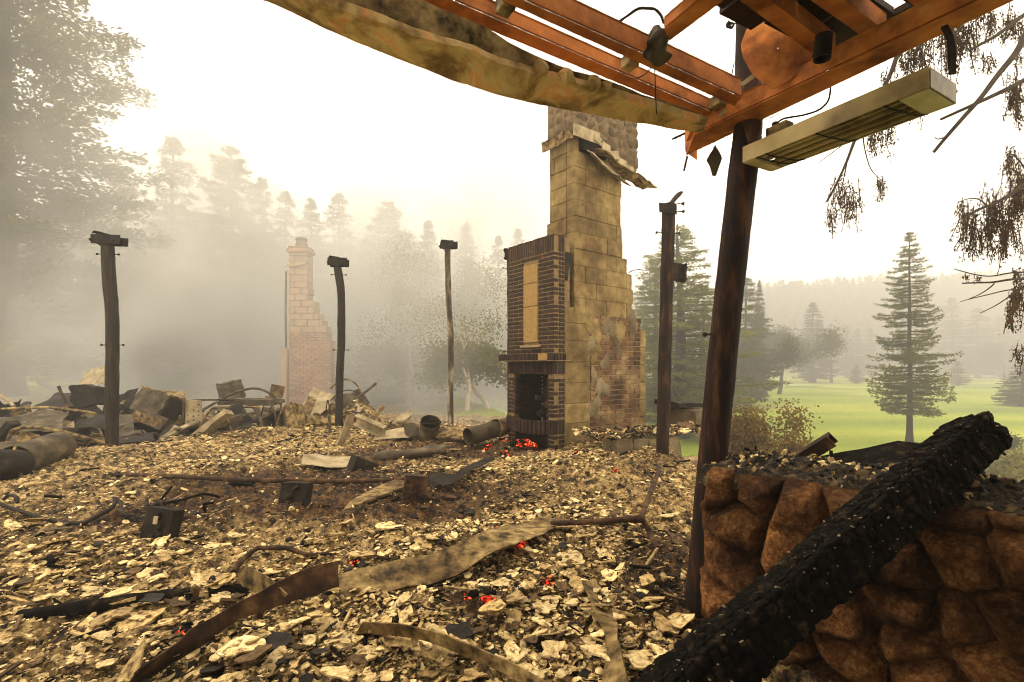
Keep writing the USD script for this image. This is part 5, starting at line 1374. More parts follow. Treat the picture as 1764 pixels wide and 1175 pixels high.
# (1) individual large flakes
MARKS = [(60, 960, 'near the left edge, below the hose'), (180, 1080, 'below the half buried pole'), (60, 1130, 'in the bottom left corner of the ash'), (300, 960, 'below the dark electrical box'), (400, 1130, 'right beside the dark folded strip'), (520, 960, 'around the brown arching hose'), (560, 1110, 'left of the curved yellowish strip'),
         (700, 960, 'around the hooked rod'), (720, 1050, 'below the long tan strip'), (760, 1150, 'below the curved yellowish strip'), (860, 1080, 'around the dark hollow with embers'), (900, 980, 'under the right end of the long tan strip'), (960, 1130, 'left of the twisted ash covered strip'), (1030, 940, 'under the bent pipe'), (1130, 1000, 'left of the leaning post'), (1120, 1130, 'between the twisted strip and the big log'), (1000, 860, 'behind the bent pipe')]
n_big = 0
cand = 0
while n_big < 285 and cand < 5000:
    cand += 1
    px, py = rg.uniform(-10, 1190), 1185 - 330 * rg.uniform(0, 1) ** 1.25
    c = D(px, py)
    if not free(c[0], c[1]) or rg.uniform() < 0.85 * dark_zone(c[0], c[1]):
        continue
    s = min(rg.lognormal(math.log(0.092), 0.36) * (0.7 + 0.12 * c[1]), 0.17)
    v, f = flake_mesh(1000 + cand, 0.05)
    v = (v * np.array([1, 1, 1.0]) * s) @ eul(rg.normal(0, 11), rg.normal(0, 11), rg.uniform(0, 360)).T
    v[:, 2] += float(deb(c[0], c[1])) + 0.012 + 0.02 * rg.uniform()
    kk = rg.choice(4, p=[.5, .33, .12, .05])
    where = min(MARKS, key=lambda q: math.hypot(px - q[0], 1.3 * (py - q[1])))[2]
    tone = ('cream', 'tan', 'brown', 'black')[kk]
    size = 'palm sized' if s > 0.13 else 'hand wide' if s > 0.1 else 'finger wide'
    single('ash_flake', (v + np.array([c[0], c[1], 0]), f), m_flake[kk], f'{size} {tone} flake of ash lying {where}', 'ash flake', f'{size} {tone} flakes {where}')
    n_big += 1
# (2) the uncountable rest
N = 125000
thv = rg.uniform(-0.99, 0.5, N); rv = 1.25 * (13.0 / 1.25) ** (rg.uniform(0, 1, N) ** 0.8)
fx, fy = rv * np.sin(thv), rv * np.cos(thv)
dzn = np.clip(dark_zone(fx, fy), 0, 1)
k = free(fx, fy)
fx, fy, rv, dzn = fx[k], fy[k], rv[k], dzn[k]
N = len(fx)
fine = sstep(-0.05, 0.12, nz(np.stack([fx, fy, 0 * fx], 1), 1.3, 71)) * (1 - np.exp(-((fx - 0.3) / 1.0) ** 2 - ((fy - 2.2) / 0.9) ** 2))
sz = rg.lognormal(math.log(0.0175), 0.68, N).clip(0, 0.09) * (0.6 + 0.07 * rv) * (1 - 0.55 * dzn) * (1 - 0.4 * fine)
rx, ry, rz_ = rg.normal(0, 13, N) * (1 + dzn * .6), rg.normal(0, 13, N), rg.uniform(0, 360, N)
def equat(rx, ry, rz):
    from scipy.spatial.transform import Rotation as Ro
    q = Ro.from_euler('xyz', np.stack([rx, ry, rz], 1), degrees=True).as_quat()
    return q[:, [3, 0, 1, 2]]
protos = [(flake_mesh(300 + i, 0.09), m_flake[i % 4]) for i in range(12)]
pr = np.array([.38, .32, .19, .11]); pdk = np.array([.07, .22, .41, .30])
mi = np.where(rg.uniform(0, 1, N) < dzn, rg.choice(4, N, p=pdk), rg.choice(4, N, p=pr)) + 4 * rg.integers(0, 3, N)
instancer('ash_fragments', protos, np.stack([fx, fy, deb(fx, fy) + 0.25 * sz], 1), equat(rx, ry, rz_), np.stack([sz, sz, sz], 1), mi, 'countless small flakes of ash and char covering the burnt floor')
# ash lying on the chimney's foundation
n = 700
s_, t_ = rg.uniform(-0.35, 1.5, n), rg.uniform(-0.05, 0.45, n)
q0, q1 = P(1062, 757, 5.75), P(1170, 764, 6.1)
dv_ = (q1 - q0) * np.array([1, 1, 0]); dv_ /= np.linalg.norm(dv_)
ps = q0 + s_[:, None] * dv_ + t_[:, None] * np.array([-dv_[1], dv_[0], 0]); ps[:, 2] = q0[2] + 0.02 + 0.07 * (t_ + .05) + 0.03 * rg.uniform(size=n)
instancer('foundation_rubble', protos, ps, equat(rg.normal(0, 30, n), rg.normal(0, 30, n), rg.uniform(0, 360, n)), rg.lognormal(math.log(0.04), 0.6, n), rg.choice(4, n, p=[.2, .25, .3, .25]), 'ash and char heaped on the chimney foundation')
# (3) rough lumps
N = 3200
thv = rg.uniform(-0.99, 0.45, N); rv = 1.3 * (14 / 1.3) ** rg.uniform(0, 1, N)
fx, fy = rv * np.sin(thv), rv * np.cos(thv)
k = free(fx, fy); fx, fy, rv = fx[k], fy[k], rv[k]; N = len(fx)
lump = [(disp(trimesh.creation.icosphere(2, 0.5).apply_transform(np.diag([1, .75, .6, 1])), 0.22, 2.2, s), m_flake[[1, 2, 3, 0, 3][s]]) for s in range(5)]
instancer('debris_lumps', lump, np.stack([fx, fy, deb(fx, fy)], 1), equat(rg.uniform(0, 360, N), rg.uniform(0, 360, N), rg.uniform(0, 360, N)), rg.lognormal(math.log(0.026), 0.45, N).clip(0, 0.06) * (0.6 + 0.12 * rv), rg.choice(5, N), 'small lumps of char and plaster scattered through the ash')
# (4) splinters
N = 1500
thv = rg.uniform(-0.99, 0.45, N); rv = 1.3 * (13 / 1.3) ** rg.uniform(0, 1, N)
fx, fy = rv * np.sin(thv), rv * np.cos(thv)
k = free(fx, fy); fx, fy, rv = fx[k], fy[k], rv[k]; N = len(fx)
spl = [(disp(gbox((1, 0.09, 0.07), 2), 0.04, 3, s), [m_char, m_flake[2], m_flake[1]][s]) for s in range(3)]
instancer('splinters', spl, np.stack([fx, fy, deb(fx, fy) + 0.015], 1), equat(rg.normal(0, 20, N), rg.normal(0, 12, N), rg.uniform(0, 360, N)), rg.lognormal(math.log(0.085), 0.5, N).clip(0, 0.2) * (0.5 + 0.12 * rv), rg.choice(3, N), 'burnt splinters and sticks scattered through the ash')

# ---------------------------------------------------------------- embers
def ember(px, py, spx, label, seed, n=12, flat=0.5, lift=0.0, z=None):
    c = D(px, py) if z is None else z
    r2 = np.random.default_rng(seed)
    sp = spx / F * c[1]
    ms = []
    for i in range(n):
        s = sp * r2.uniform(0.16, 0.36)
        m = disp(trimesh.creation.icosphere(2, s), s * 0.5, 0.8 / s, seed * 31 + i)
        ox, oy = r2.normal(0, sp * 0.42), r2.normal(0, sp * 0.42)
        zz = (float(deb(c[0] + ox, c[1] + oy)) if z is None else c[2]) + s * 0.5 + lift
        ms.append(xf((m[0] * np.array([1, 1, flat]), m[1]), eul(*r2.uniform(-30, 30, 3)), (c[0] + ox, c[1] + oy, zz)))
    T = Thing('ember', label, 'embers', c)
    T.part('glowing_coal', join(*[q for i, q in enumerate(ms) if i % 5 < 3]), m_ember)
    T.part('dead_coal', join(*[q for i, q in enumerate(ms) if i % 5 >= 3]), m_char)
ember(0, 0, 20, 'heap of bright glowing embers under the fireplace hearth', 1, 26, 0.7, 0.0, fw((oa0 + oa1) / 2 + 0.02, -0.12, 0.40))
for q in [(868, 762, 13, 'glowing embers just left of the fireplace foot'), (866, 785, 10, 'small red ember beside the black bent strip'), (842, 774, 8, 'tiny red ember behind the black bent strip'), (993, 787, 9, 'orange glowing ember below the chimney corner'), (1060, 812, 7, 'dull red ember on the slope under the foundation'),
          (900, 944, 26, 'bright red embers below the right end of the long tan strip'), (940, 1012, 14, 'single orange ember in the middle of the pale flakes'), (836, 1042, 26, 'dark hollow with glowing embers in the lower middle'), (801, 1045, 10, 'small embers at the left lip of the dark hollow'),
          (608, 986, 14, 'red ember under the left end of the long tan strip'), (860, 912, 8, 'tiny ember above the long tan strip'), (968, 974, 8, 'tiny ember right of the bright red embers'), (324, 1104, 26, 'red embers beside the dark folded strip at lower left')]:
    ember(q[0], q[1], q[2], q[3], q[0], 10, 0.5, 0.012)

# ---------------------------------------------------------------- scraps on the debris
def lay(px_pts, lift=0.02):
    return np.array([D(a, b, lift + (q[0] if q else 0)) for a, b, *q in px_pts])
def strip_thing(name, label, cat, left, right, mat, n=60, m=7, amp=0.02, s=3.0, seed=0, fold=0.0, th=0.006):
    """A bent metal strip between two edge lines given as pixels on the debris (with lift)."""
    L, R = smooth_path(lay(left), n), smooth_path(lay(right), n)
    w = np.linspace(0, 1, m)[None, :, None]
    g = L[:, None] * (1 - w) + R[:, None] * w
    g = g + 2 * amp * np.stack([nz(g, s, seed + k) for k in range(3)], -1) + 0.5 * amp * np.stack([nz(g, s * 4, seed + k + 3) for k in range(3)], -1)
    g[..., 2] += fold * np.sin(np.pi * w[..., 0])
    single(name, sheet(g, th), mat, label, cat, smooth=50)
strip_thing('metal_strip', 'long tan metal strip lying diagonally in the near ash', 'metal strip', [(578, 1036, .03), (690, 1010, .04), (800, 985, .05), (880, 946, .06), (965, 905, .05)], [(590, 985, .09), (690, 962, .12), (800, 935, .12), (880, 905, .10), (950, 890, .07)], m_tanmetal, seed=1, amp=0.045)
strip_thing('metal_strip', 'dark rusty folded strip running to the lower left corner of the ash', 'metal strip', [(225, 1185, .02), (330, 1120, .03), (430, 1060, .05), (520, 1030, .05), (585, 1015, .06)], [(240, 1155, .13), (330, 1085, .12), (430, 1030, .12), (520, 990, .14), (588, 975, .16)], m_rust, seed=2, amp=0.035)
strip_thing('metal_strip', 'curved yellowish metal strip at the bottom of the view', 'metal strip', [(612, 1092, .02), (720, 1104, .03), (820, 1140, .03), (925, 1195, .04)], [(625, 1072, .07), (740, 1090, .08), (850, 1128, .08), (960, 1185, .09)], m_tanmetal, seed=3, amp=0.012)
strip_thing('metal_strip', 'twisted ash covered strip left of the leaning post', 'metal strip', [(1000, 1000, .08), (1020, 1050, .06), (1045, 1100, .07), (1035, 1190, .03)], [(1025, 1000, .03), (1052, 1050, .02), (1068, 1110, .10), (1090, 1190, .09)], m_tanmetal, seed=4, amp=0.02)
strip_thing('metal_strip', 'black bent strip between the round pipes and the fireplace', 'metal strip', [(735, 826, .03), (775, 836, .05), (810, 812, .08), (852, 790, .13)], [(735, 812, .14), (775, 818, .10), (810, 798, .12), (850, 784, .15)], m_darkmetal, seed=5, amp=0.02)
strip_thing('roof_sheet', 'crumpled tan sheet with a curled left end in the pale ash', 'metal sheet', [(520, 800, .02), (560, 806, .03), (610, 803, .01)], [(522, 780, .12), (555, 784, .03), (618, 788, .01)], m_paleash, seed=6, amp=0.03, n=30)
strip_thing('wooden_board', 'flat brown board sloping across the middle debris', 'board', [(590, 882, .02), (640, 862, .03), (700, 838, .05)], [(600, 868, .05), (650, 840, .06), (694, 822, .07)], m_tanmetal, seed=7, amp=0.006, th=0.02)
strip_thing('steel_channel', 'short angled channel piece beside the dark folded strip', 'metal strip', [(405, 1004, .02), (445, 1020, .03), (488, 1035, .03)], [(425, 975, .10), (455, 990, .12), (494, 1024, .10)], m_tanmetal, seed=8, amp=0.006, n=20)
strip_thing('paper_scrap', 'pale upright torn strip at the lower left', 'scrap', [(205, 1180, .0), (215, 1150, .03), (232, 1125, .06)], [(235, 1178, .02), (242, 1148, .06), (250, 1100, .10)], m_flake[1], seed=9, amp=0.015, n=16)

def rod(name, label, cat, pts, r, mat, sides=9, n=50, bumps=0.0, seed=0):
    w = smooth_path(lay(pts, r * 0.7), n)
    rad = r * (1 + bumps * nz(w, 9, seed))
    v, f = tube(w, rad, sides)
    single(name, (v + 0.15 * r * np.stack([nz(v, 30, seed + k) for k in range(3)], 1), f), mat, label, cat, smooth=50)
rod('iron_rod', 'long straight burnt iron rod lying across the middle debris', 'rod', [(220, 817, .05), (330, 822, .06), (430, 827, .06), (560, 829, .05), (640, 828, .06), (702, 825, .08)], 0.022, m_rust, bumps=0.3)
T = Thing('bent_pipe', 'bent rusty pipe with a branching joint left of the leaning post', 'pipe', D(1040, 900))
for pts in ([(950, 902, .06), (1030, 898, .10), (1103, 893, .13)], [(1104, 893, .13), (1120, 850, .14), (1136, 806, .10)], [(1106, 895, .12), (1118, 915, .06), (1134, 945, .02)]):
    T.part('pipe_length', tube(smooth_path(lay(pts), 24), 0.019, 9), m_rust, smooth=50)
T.part('pipe_joint', disp(trimesh.creation.icosphere(3, 0.03).apply_translation(D(1104, 893, .15)), .008, 30), m_rust)
rod('half_buried_pole', 'charred pole half buried in the ash at lower left', 'pole', [(35, 1064, -.01), (130, 1048, .01), (250, 1032, .01), (340, 1024, .0), (430, 1016, .0)], 0.032, m_char, bumps=0.4)
rod('hose', 'burnt black hose snaking in from the left edge', 'hose', [(-20, 850, .05), (0, 868, .04), (40, 882, .04), (90, 897, .03), (150, 899, .03), (185, 880, .06), (198, 858, .12), (208, 866, .12), (216, 888, .04), (236, 900, .02)], 0.014, m_darkmetal, n=70)
rod('hose', 'brown hose arching beside the short channel piece', 'hose', [(402, 985, .02), (420, 962, .05), (445, 944, .10), (490, 944, .10), (530, 956, .05), (560, 955, .05), (592, 945, .04), (610, 955, .02)], 0.014, m_rust, n=60)
rod('hooked_rod', 'hooked rod lying above the long tan strip', 'rod', [(690, 942, .02), (740, 926, .04), (772, 914, .06), (780, 922, .05), (776, 932, .02)], 0.011, m_rust)
rod('iron_rod', 'thin rod lying behind the hooked rod', 'rod', [(645, 918, .03), (690, 912, .04), (745, 914, .04)], 0.009, m_rust)
rod('stick', 'forked burnt stick standing up in the dark ash at left', 'stick', [(270, 868, .0), (282, 855, .08), (296, 838, .14)], 0.01, m_char)
rod('stick', 'long low burnt stick in the dark ash at left', 'stick', [(275, 868, .02), (310, 862, .05), (345, 852, .07), (378, 857, .02)], 0.011, m_char)
rod('stick', 'short burnt stick with a knob in the dark ash', 'stick', [(352, 896, .0), (353, 880, .07), (352, 868, .13), (368, 866, .13)], 0.011, m_char)
rod('hose', 'curved hose below the round duct at the left edge', 'hose', [(45, 838, .04), (70, 834, .06), (95, 834, .06), (108, 842, .02)], 0.012, m_tanmetal)
rod('hose', 'looped cable end at the left edge of the ash', 'hose', [(5, 862, .06), (15, 853, .10), (28, 856, .10), (30, 866, .06)], 0.012, m_darkmetal)
def box_thing(name, label, cat, px, py, wpx, hpx, dep, rz, mat, tilt=(0, 0), seed=0, ribs=True):
    """An upright burnt box: px, py is the middle of its base."""
    c = D(px, py, -0.02)
    w, h = wpx / F * c[1], hpx / F * c[1]
    R = eul(tilt[0], tilt[1], rz)
    T = Thing(name, label, cat, c)
    T.part('casing', xf(disp(gbox((w, dep, h), 3), 0.010, 9, seed), R, c + R @ np.array([0, 0, h / 2])), mat)
    if ribs:
        r2 = np.random.default_rng(seed)
        for i in range(5):
            x, z = r2.uniform(-.35, .35) * w, r2.uniform(.2, .85) * h
            T.part('fitting', xf(disp(cbox((r2.uniform(.1, .3) * w, 0.03, r2.uniform(.05, .16) * h), .004), .005, 20, i), R @ eul(0, r2.uniform(-60, 60), 0), c + R @ np.array([x, -dep / 2 - 0.008, z])), m_rust if i % 2 else m_darkmetal)
    return T
T = box_thing('electrical_box', 'dark burnt electrical box with fittings in the ash at left', 'electrical box', 271, 940, 56, 62, 0.08, -14, m_darkmetal, (-12, 3), 1)
T.part('label_tag', xf(cbox((0.03, 0.012, 0.05), .003), eul(-12, 0, -14), T.loc + np.array([0.04, -0.07, 0.19])), m_paleash)
box_thing('electrical_box', 'dark square burnt box standing under the long iron rod', 'electrical box', 508, 879, 47, 47, 0.1, -6, m_darkmetal, (-8, 0), 2)
box_thing('burnt_box', 'dark torn metal box in the middle right of the debris', 'metal box', 712, 871, 38, 52, 0.14, 12, m_rust, (-5, 6), 3)
box_thing('burnt_box', 'small tipped over dark box behind the middle debris', 'metal box', 616, 818, 40, 28, 0.2, 35, m_darkmetal, (0, 28), 4, False)
box_thing('burnt_box', 'low dark block lying above the long iron rod', 'metal box', 418, 842, 34, 12, 0.12, 8, m_char, (0, 4), 5, False)
box_thing('burnt_box', 'small brown cube lying in the fine ash', 'metal box', 773, 868, 20, 14, 0.09, 30, m_rust, (5, 9), 6, False)
box_thing('burnt_box', 'flat black piece half buried below the left duct', 'metal box', 248, 836, 46, 10, 0.12, 4, m_char, (0, 3), 7, False)
# ring-like wheel beside the hose
w = D(224, 912)
t = np.linspace(0, 2 * np.pi, 25)
single('metal_ring', tube(w + np.stack([0.045 * np.cos(t), 0.015 * np.sin(t), 0.05 + 0.045 * np.sin(t)], 1), 0.008, 6), m_darkmetal, 'small dark metal ring beside the hose end', 'ring')
# round ducts
T = Thing('round_duct', 'big round sheet metal duct broken in two at the left edge', 'duct', D(40, 820))
T.part('duct_length', pipe(smooth_path([P(26, 795, 5.2), P(65, 782, 5.5), P(100, 768, 5.85)], 12), 0.19, 0.008, 28, 0.004, 1, 0.9), m_greymetal, smooth=50)
T.part('duct_length', pipe(smooth_path([P(-60, 806, 4.6), P(-10, 802, 4.85), P(26, 800, 5.1)], 12), 0.17, 0.008, 28, 0.004, 3, 0.9), m_darkmetal, smooth=50)
T.part('duct_rim', tube(np.array([P(26, 800, 5.1) + 0.18 * np.array([0.45 * math.cos(a) * .8, -.6 * math.cos(a) * .8, math.sin(a)]) for a in np.linspace(0, 6.283, 30)]), 0.012, 6), m_tanmetal)
T = Thing('flue_pipe', 'short upright black flue pipe standing in the middle debris', 'flue pipe', P(738, 755, 7.5))
T.part('pipe_length', pipe([P(735, 766, 7.45), P(742, 727, 7.15)], 0.15, 0.008, 26, 0.006, 4), m_greymetal, smooth=50)
T.part('rim', tube(np.array([P(742, 727, 7.15) + 0.15 * np.array([math.cos(a), math.sin(a), 0.05 * math.sin(a)]) for a in np.linspace(0, 6.283, 28)]), 0.012, 6), m_darkmetal)
single('metal_can', pipe([P(711, 757, 7.3), P(705, 734, 7.45)], 0.088, 0.006, 20, 0.008, 5), m_greymetal, 'small grey can leaning left of the upright flue pipe', 'can', smooth=50)
single('flue_pipe', pipe(smooth_path([P(806, 752, 6.7), P(840, 743, 6.95), P(876, 732, 7.3)], 10), 0.12, 0.008, 24, 0.006, 6), m_greymetal, 'round grey pipe lying against the left foot of the fireplace', 'flue pipe', smooth=50)
single('pipe_collar', pipe([P(852, 737, 7.05), P(863, 736, 7.15)], 0.14, 0.01, 20, 0.02, 8), m_tanmetal, 'torn pale collar around the pipe by the fireplace', 'collar', smooth=50)
single('crushed_pipe', pipe(smooth_path([P(648, 786, 6.0), P(700, 782, 6.05), P(765, 772, 6.2)], 14), 0.10, 0.006, 22, 0.03, 7, 0.6), m_greymetal, 'crushed dark pipe lying below the upright flue pipe', 'pipe', smooth=50)
single('roof_sheet', quad_sheet(P(750, 752, 7.1), P(832, 756, 6.9), P(815, 736, 7.3), P(760, 733, 7.4), 12, 8, 0.04, 3, 7), m_tanmetal, 'tan bent sheet between the upright flue and the lying pipe', 'metal sheet')
single('roof_sheet', quad_sheet(P(640, 758, 7.3), P(705, 752, 7.2), P(700, 738, 7.6), P(650, 744, 7.7), 12, 8, 0.03, 3, 8), m_paleash, 'flat pale sheet left of the grey can', 'metal sheet')
single('curved_sheet', sheet(np.stack([np.stack([P(578 + 20 * k + 14 * w_, 768 - 52 * k ** 1.3 - 4 * w_, 6.95 + 0.1 * k + 0.25 * w_) for w_ in np.linspace(0, 1, 6)]) for k in np.linspace(0, 1, 10)]), 0.01), m_paleash, 'curved pale yellow panel leaning by the second burnt post', 'metal sheet', smooth=50)
single('steel_channel', sweep(smooth_path([P(612, 722, 7.5), P(662, 744, 7.4)], 8), chansec(0.10, 0.17, 0.01), (0, -0.3, 1)), m_paleash, 'pale steel channel sloping down right of the curved panel', 'steel channel')
single('torn_lining_clump', disp(trimesh.creation.icosphere(4, 1).apply_transform(np.diag([.14, .1, .12, 1])).apply_translation(P(698, 722, 7.8)), .08, 9, 3), m_paleash, 'crumpled pale clump behind the grey can', 'debris')

# ---------------------------------------------------------------- junk heap at left
def jbox(name, label, cat, px, py, w, dep, h, d, rot, mat, seed, amp=0.03, parts=()):
    c = P(px, py, d)
    R = eul(*rot)
    T = Thing(name, label, cat, c - np.array([0, 0, h / 2]))
    T.part('shell', xf(disp(disp(gbox((w, dep, h), 4), amp * 1.5, 3.5, seed), amp * .5, 11, seed + 9), R, c), mat)
    for (pn, (x, y, z), (a, b, e), pm) in parts:
        T.part(pn, xf(disp(gbox((a, b, e), 3), amp * .4, 4, seed + 1), R, c + R @ np.array([x, y, z])), pm)
    return T
def jsheet(label, pts, mat, seed, amp=0.06, s=2.2):
    a, b, c, d = [P(*q) for q in pts]
    single('sheet_metal', quad_sheet(a, b, c, d, 18, 12, amp, s, seed, 0.008), mat, label, 'metal sheet')
def jbar(name, label, pts, r, mat, cat='bar'):
    single(name, tube(smooth_path([P(*q) for q in pts], 30), r, 8), mat, label, cat, smooth=50)
jbox('metal_cabinet', 'dented metal cabinet lying tilted in the junk heap', 'cabinet', 280, 700, 0.72, 0.55, 0.42, 9.0, (-22, 12, -18), m_greymetal, 1, 0.035, (('lid', (0, 0.02, 0.22), (0.76, 0.58, 0.03), m_tanmetal), ('side_panel', (0.375, 0, 0), (0.02, 0.5, 0.38), m_darkmetal)))
jbox('drawer_unit', 'long drawer front leaning below the dented cabinet', 'drawer', 264, 725, 0.66, 0.2, 0.22, 8.5, (-18, 15, -10), m_greymetal, 2, 0.02, (('drawer_front', (0, -0.11, 0), (0.58, 0.02, 0.15), m_tanmetal),))
jbox('dark_barrel_box', 'dark bulging tank in the junk heap left of the first post', 'tank', 156, 680, 0.44, 0.4, 0.36, 9.2, (0, -6, 10), m_darkmetal, 3, 0.05)
jbox('black_bin', 'black bin standing on the far side of the junk heap', 'bin', 398, 674, 0.46, 0.4, 0.42, 11.6, (0, -4, 8), m_greymetal, 4, 0.04)
T = jbox('bench_frame', 'long low burnt bench below the black bin', 'bench', 428, 692, 1.15, 0.4, 0.14, 10.6, (0, 1, 3), m_greymetal, 5, 0.02)
T = Thing('broken_cabinet', 'empty tilted wooden drawer frame at the right of the junk heap', 'cabinet', P(478, 748, 8.6))
R = eul(-15, -22, -12); c = P(480, 731, 8.6)
for (x, z, w, h) in ((0, .2, .5, .04), (0, -.2, .5, .04), (-.25, 0, .05, .44), (.25, 0, .06, .44), (.06, 0, .03, .36)):
    T.part('frame_bar', xf(disp(gbox((w, 0.25, h), 2), .008, 8, 3), R, c + R @ np.array([x, 0, z])), m_greymetal)
T.part('back_panel', xf(gbox((0.46, 0.015, 0.36), 2, 0.01, 5), R, c + R @ np.array([0, 0.13, 0])), m_darkmetal)
T.part('side_board', xf(gbox((0.14, 0.3, 0.46), 2, 0.01, 5), R, c + R @ np.array([0.37, 0.0, 0])), m_tanmetal)
T = Thing('perforated_panel', 'upright pale perforated panel in the middle of the junk heap', 'panel', P(332, 756, 8.3))
T.part('sheet', xf(disp(gbox((0.27, 0.02, 0.66), 3), .008, 5), eul(4, 2, 6), P(333, 722, 8.3)), m_paleash)
T.part('edge_strip', xf(disp(gbox((0.03, 0.05, 0.7), 2), .006, 5), eul(4, 2, 6), P(317, 720, 8.27)), m_greymetal)
for i in range(14):
    T.part('hole', xf(trimesh.creation.cylinder(0.012, 0.006, sections=8), eul(94, 0, 6), P(324 + 9 * (i % 3), 697 + 9 * (i // 3) + 2 * (i % 2), 8.28)), m_darkmetal)
jsheet('big pale sheet standing hazily behind the first post', [(130, 668, 12.5), (190, 660, 12), (185, 630, 12.4), (148, 640, 13)], m_paleash, 1)
jsheet('dark angled sheet left of the dark tank', [(50, 706, 9.0), (130, 700, 8.8), (124, 676, 9.3), (95, 676, 9.6)], m_darkmetal, 2)
jsheet('large crumpled sheet sagging at the left edge of the junk heap', [(-30, 742, 7.8), (105, 740, 7.6), (118, 708, 8.4), (-30, 712, 8.6)], m_greymetal, 3, 0.1)
jsheet('dark flat plate just right of the first post foot', [(200, 766, 7.4), (268, 758, 7.5), (262, 748, 8.0), (200, 748, 8.0)], m_darkmetal, 4, 0.03)
jsheet('folded dark sheet left of the first post', [(120, 742, 8.0), (188, 738, 7.9), (184, 715, 8.4), (130, 722, 8.6)], m_darkmetal, 5, 0.08)
jsheet('bright crumpled paper like sheet in the left junk heap', [(97, 738, 7.9), (128, 736, 7.9), (124, 722, 8.2), (104, 724, 8.2)], m_paleash, 6, 0.05)
jsheet('grey curved sheet right of the first post', [(203, 746, 8.0), (245, 752, 7.9), (228, 715, 8.6), (203, 716, 8.6)], m_greymetal, 7, 0.07)
jsheet('tan sheet lying behind the dented cabinet', [(265, 690, 9.8), (325, 695, 9.6), (318, 676, 10.2), (262, 672, 10.4)], m_tanmetal, 8, 0.05)
jsheet('dark sheet in front of the perforated panel', [(272, 762, 8.0), (318, 758, 8.0), (318, 728, 8.3), (290, 735, 8.4)], m_darkmetal, 9, 0.06)
jsheet('sheet slumped at the lower left of the junk heap', [(0, 778, 6.6), (68, 770, 6.8), (66, 746, 7.2), (8, 748, 7.3)], m_greymetal, 10, 0.08)
jsheet('tangled sheet behind the drawer frame', [(365, 745, 9.0), (430, 742, 9.0), (425, 700, 9.4), (380, 705, 9.6)], m_darkmetal, 11, 0.1)
jsheet('pale slab leaning on the rubble heap behind the second post', [(515, 715, 10.2), (560, 722, 10.0), (575, 680, 10.6), (540, 668, 10.8)], m_paleash, 12, 0.05)
jsheet('brown board leaning left of the rubble heap', [(505, 735, 9.6), (522, 738, 9.6), (545, 690, 10.2), (530, 684, 10.2)], m_tanmetal, 13, 0.02)
jsheet('pale plate right of the second post in the smoke', [(598, 712, 10.2), (622, 722, 10.0), (618, 690, 10.4), (604, 688, 10.6)], m_paleash, 14, 0.05)
jbox('slatted_panel', 'dark slatted panel lying left of the first post foot', 'panel', 122, 764, 0.34, 0.06, 0.36, 7.1, (-50, 20, 30), m_darkmetal, 8, 0.01, tuple(('slat', (0, -0.04, -.14 + .07 * i), (0.3, 0.02, 0.03), m_rust) for i in range(5)))
jbox('broken_crate', 'broken tan crate above the left duct', 'crate', 56, 760, 0.3, 0.25, 0.16, 7.0, (-15, 20, 25), m_tanmetal, 9, 0.02)
jbox('collapsed_chair', 'collapsed chair frame at the foot of the smoky chimney', 'chair', 472, 690, 0.42, 0.4, 0.06, 11.4, (10, 12, 20), m_greymetal, 10, 0.02, (('backrest', (0.0, 0.2, 0.18), (0.3, 0.03, 0.3), m_tanmetal), ('leg', (-.18, -.17, -.2), (0.03, 0.03, 0.4), m_darkmetal), ('leg', (.18, -.17, -.2), (0.03, 0.03, 0.4), m_darkmetal)))
jbar('curved_bar', 'long curved bar lying over the left junk heap', [(-20, 706, 8.2), (40, 703, 8.2), (80, 702, 8.2), (125, 706, 8.2), (165, 713, 8.1)], 0.022, m_tanmetal)
jbar('bent_tube', 'bent tube arching down to the foot of the first post', [(5, 778, 6.9), (18, 745, 7.0), (45, 736, 7.0), (90, 740, 7.0), (140, 752, 7.0), (186, 765, 7.0)], 0.024, m_tanmetal)
jbar('bent_tube', 'long arched tube in front of the black bin', [(288, 757, 8.4), (320, 728, 8.6), (350, 706, 9.0), (391, 683, 9.6), (436, 669, 9.8), (470, 681, 9.6), (478, 694, 9.6)], 0.024, m_greymetal, 'tube')
jbar('thin_bar', 'thin straight bar in front of the bench', [(367, 703, 9.6), (410, 701, 9.6), (455, 702, 9.6)], 0.022, m_tanmetal)
jbar('thin_bar', 'stick standing up left of the dark tank', [(101, 665, 8.6), (110, 685, 8.6), (116, 704, 8.5)], 0.024, m_rust)
jbar('thin_bar', 'pale stick poking out at the far left edge', [(-5, 676, 8.4), (10, 688, 8.4), (24, 700, 8.3)], 0.026, m_paleash)
jbar('thin_bar', 'bar sticking out of the rubble heap right of the second post', [(590, 700, 10.4), (620, 682, 10.6), (648, 660, 10.8)], 0.03, m_greymetal)
jbar('thin_bar', 'thin horizontal bar behind the perforated panel', [(320, 690, 9.4), (360, 689, 9.4), (402, 690, 9.4)], 0.015, m_darkmetal)
jbar('wire_loop', 'looping wire beside the drawer frame', [(340, 712, 8.8), (365, 718, 8.8), (390, 740, 8.6), (372, 748, 8.6)], 0.01, m_tanmetal, 'wire')
rs = np.random.default_rng(67)
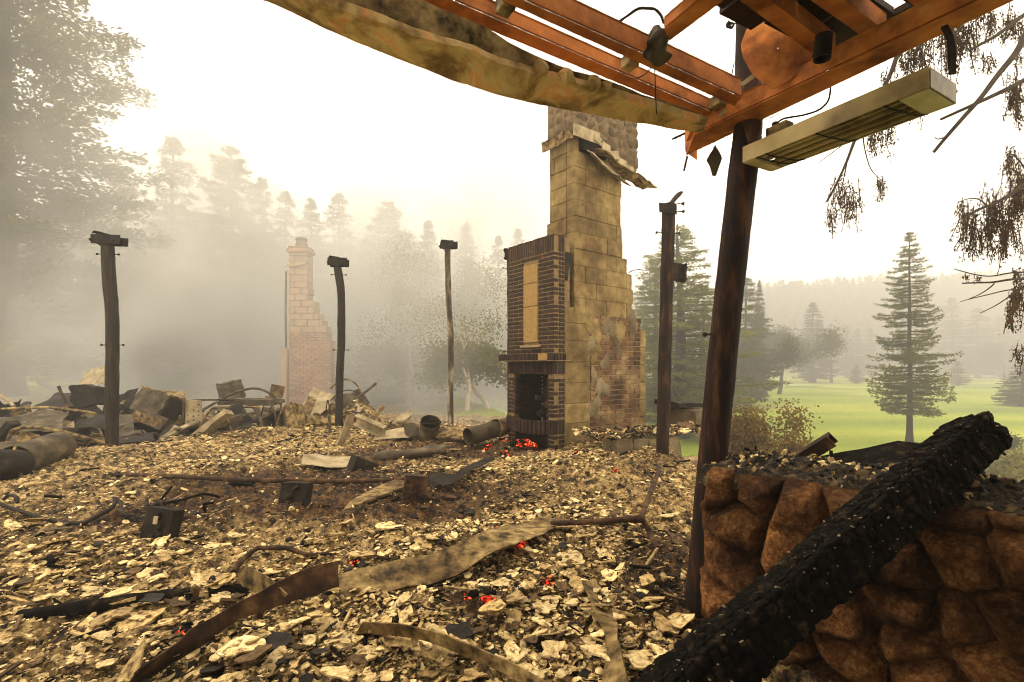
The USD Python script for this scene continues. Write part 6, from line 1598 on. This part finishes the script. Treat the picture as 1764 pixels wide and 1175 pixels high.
for i in range(44):
    px, d = rs.uniform(-10, 620), rs.uniform(7.7, 12)
    x = (px - 882) / F * d
    L = rs.uniform(.3, 1.1); a = rs.uniform(0, 6.28); h0 = float(deb(x, d, False))
    dv = np.array([math.cos(a), 0.5 * math.sin(a), 0])
    w = smooth_path([np.array([x, d, h0 + rs.uniform(.0, .25)]) - dv * L / 2, np.array([x, d, h0 + rs.uniform(.1, .5)]), np.array([x, d, h0 + rs.uniform(.0, .3)]) + dv * L / 2], 14)
    k = rs.integers(0, 3)
    zone = 'left of the first post' if px < 185 else 'between the first post and the perforated panel' if px < 340 else 'around the black bin and bench' if px < 500 else 'on the rubble heap by the second post'
    single('bent_bar', tube(w, rs.uniform(.008, .02), 6), [m_tanmetal, m_rust, m_greymetal][k], f'{("tan", "rusty", "grey")[k]} thin bent bar in the junk {zone}', 'bar', f'{("tan", "rusty", "grey")[k]} bent bars {zone}')
rs = np.random.default_rng(66)
for i in range(240):
    px, d = (rs.uniform(-20, 640), rs.uniform(8.4, 13.5)) if i < 120 else (rs.uniform(-20, 380), rs.uniform(7.6, 10.0))
    x = (px - 882) / F * d
    c = np.array([x, d, float(deb(x, d, False)) + rs.uniform(0.02, 0.22)])
    mt = [m_greymetal, m_darkmetal, m_tanmetal, m_paleash, m_char][rs.choice(5, p=[.3, .27, .2, .13, .1])]
    ti = [m_greymetal, m_darkmetal, m_tanmetal, m_paleash, m_char].index(mt)
    SC = ('crumpled sheet scrap' if i % 3 else 'bar shaped scrap', ('grey', 'sooty', 'tan', 'pale', 'charred')[ti], 'in the junk heap left of the first post' if px < 185 else 'between the first post and the perforated panel' if px < 340 else 'around the black bin and bench' if px < 500 else 'on the rubble heap by the second post')
    R = eul(rs.normal(0, 35), rs.normal(0, 35), rs.uniform(0, 360))
    if i % 3:
        w, h = rs.uniform(.1, .5), rs.uniform(.06, .3)
        m = quad_sheet((-w, -h, 0), (w, -h, 0), (w, h, 0), (-w, h, 0), 11, 9, 0.12, 3.5, i, 0.012)
    else:
        m = disp(gbox((rs.uniform(.4, 1.0), rs.uniform(.05, .2), rs.uniform(.04, .15)), 3), .02, 5, i)
    single('junk_scrap', xf(m, R, c), mt, f'{SC[1]} {SC[0]} lying {SC[2]}', 'scrap', f'{SC[1]} {SC[0]}s {SC[2]}')
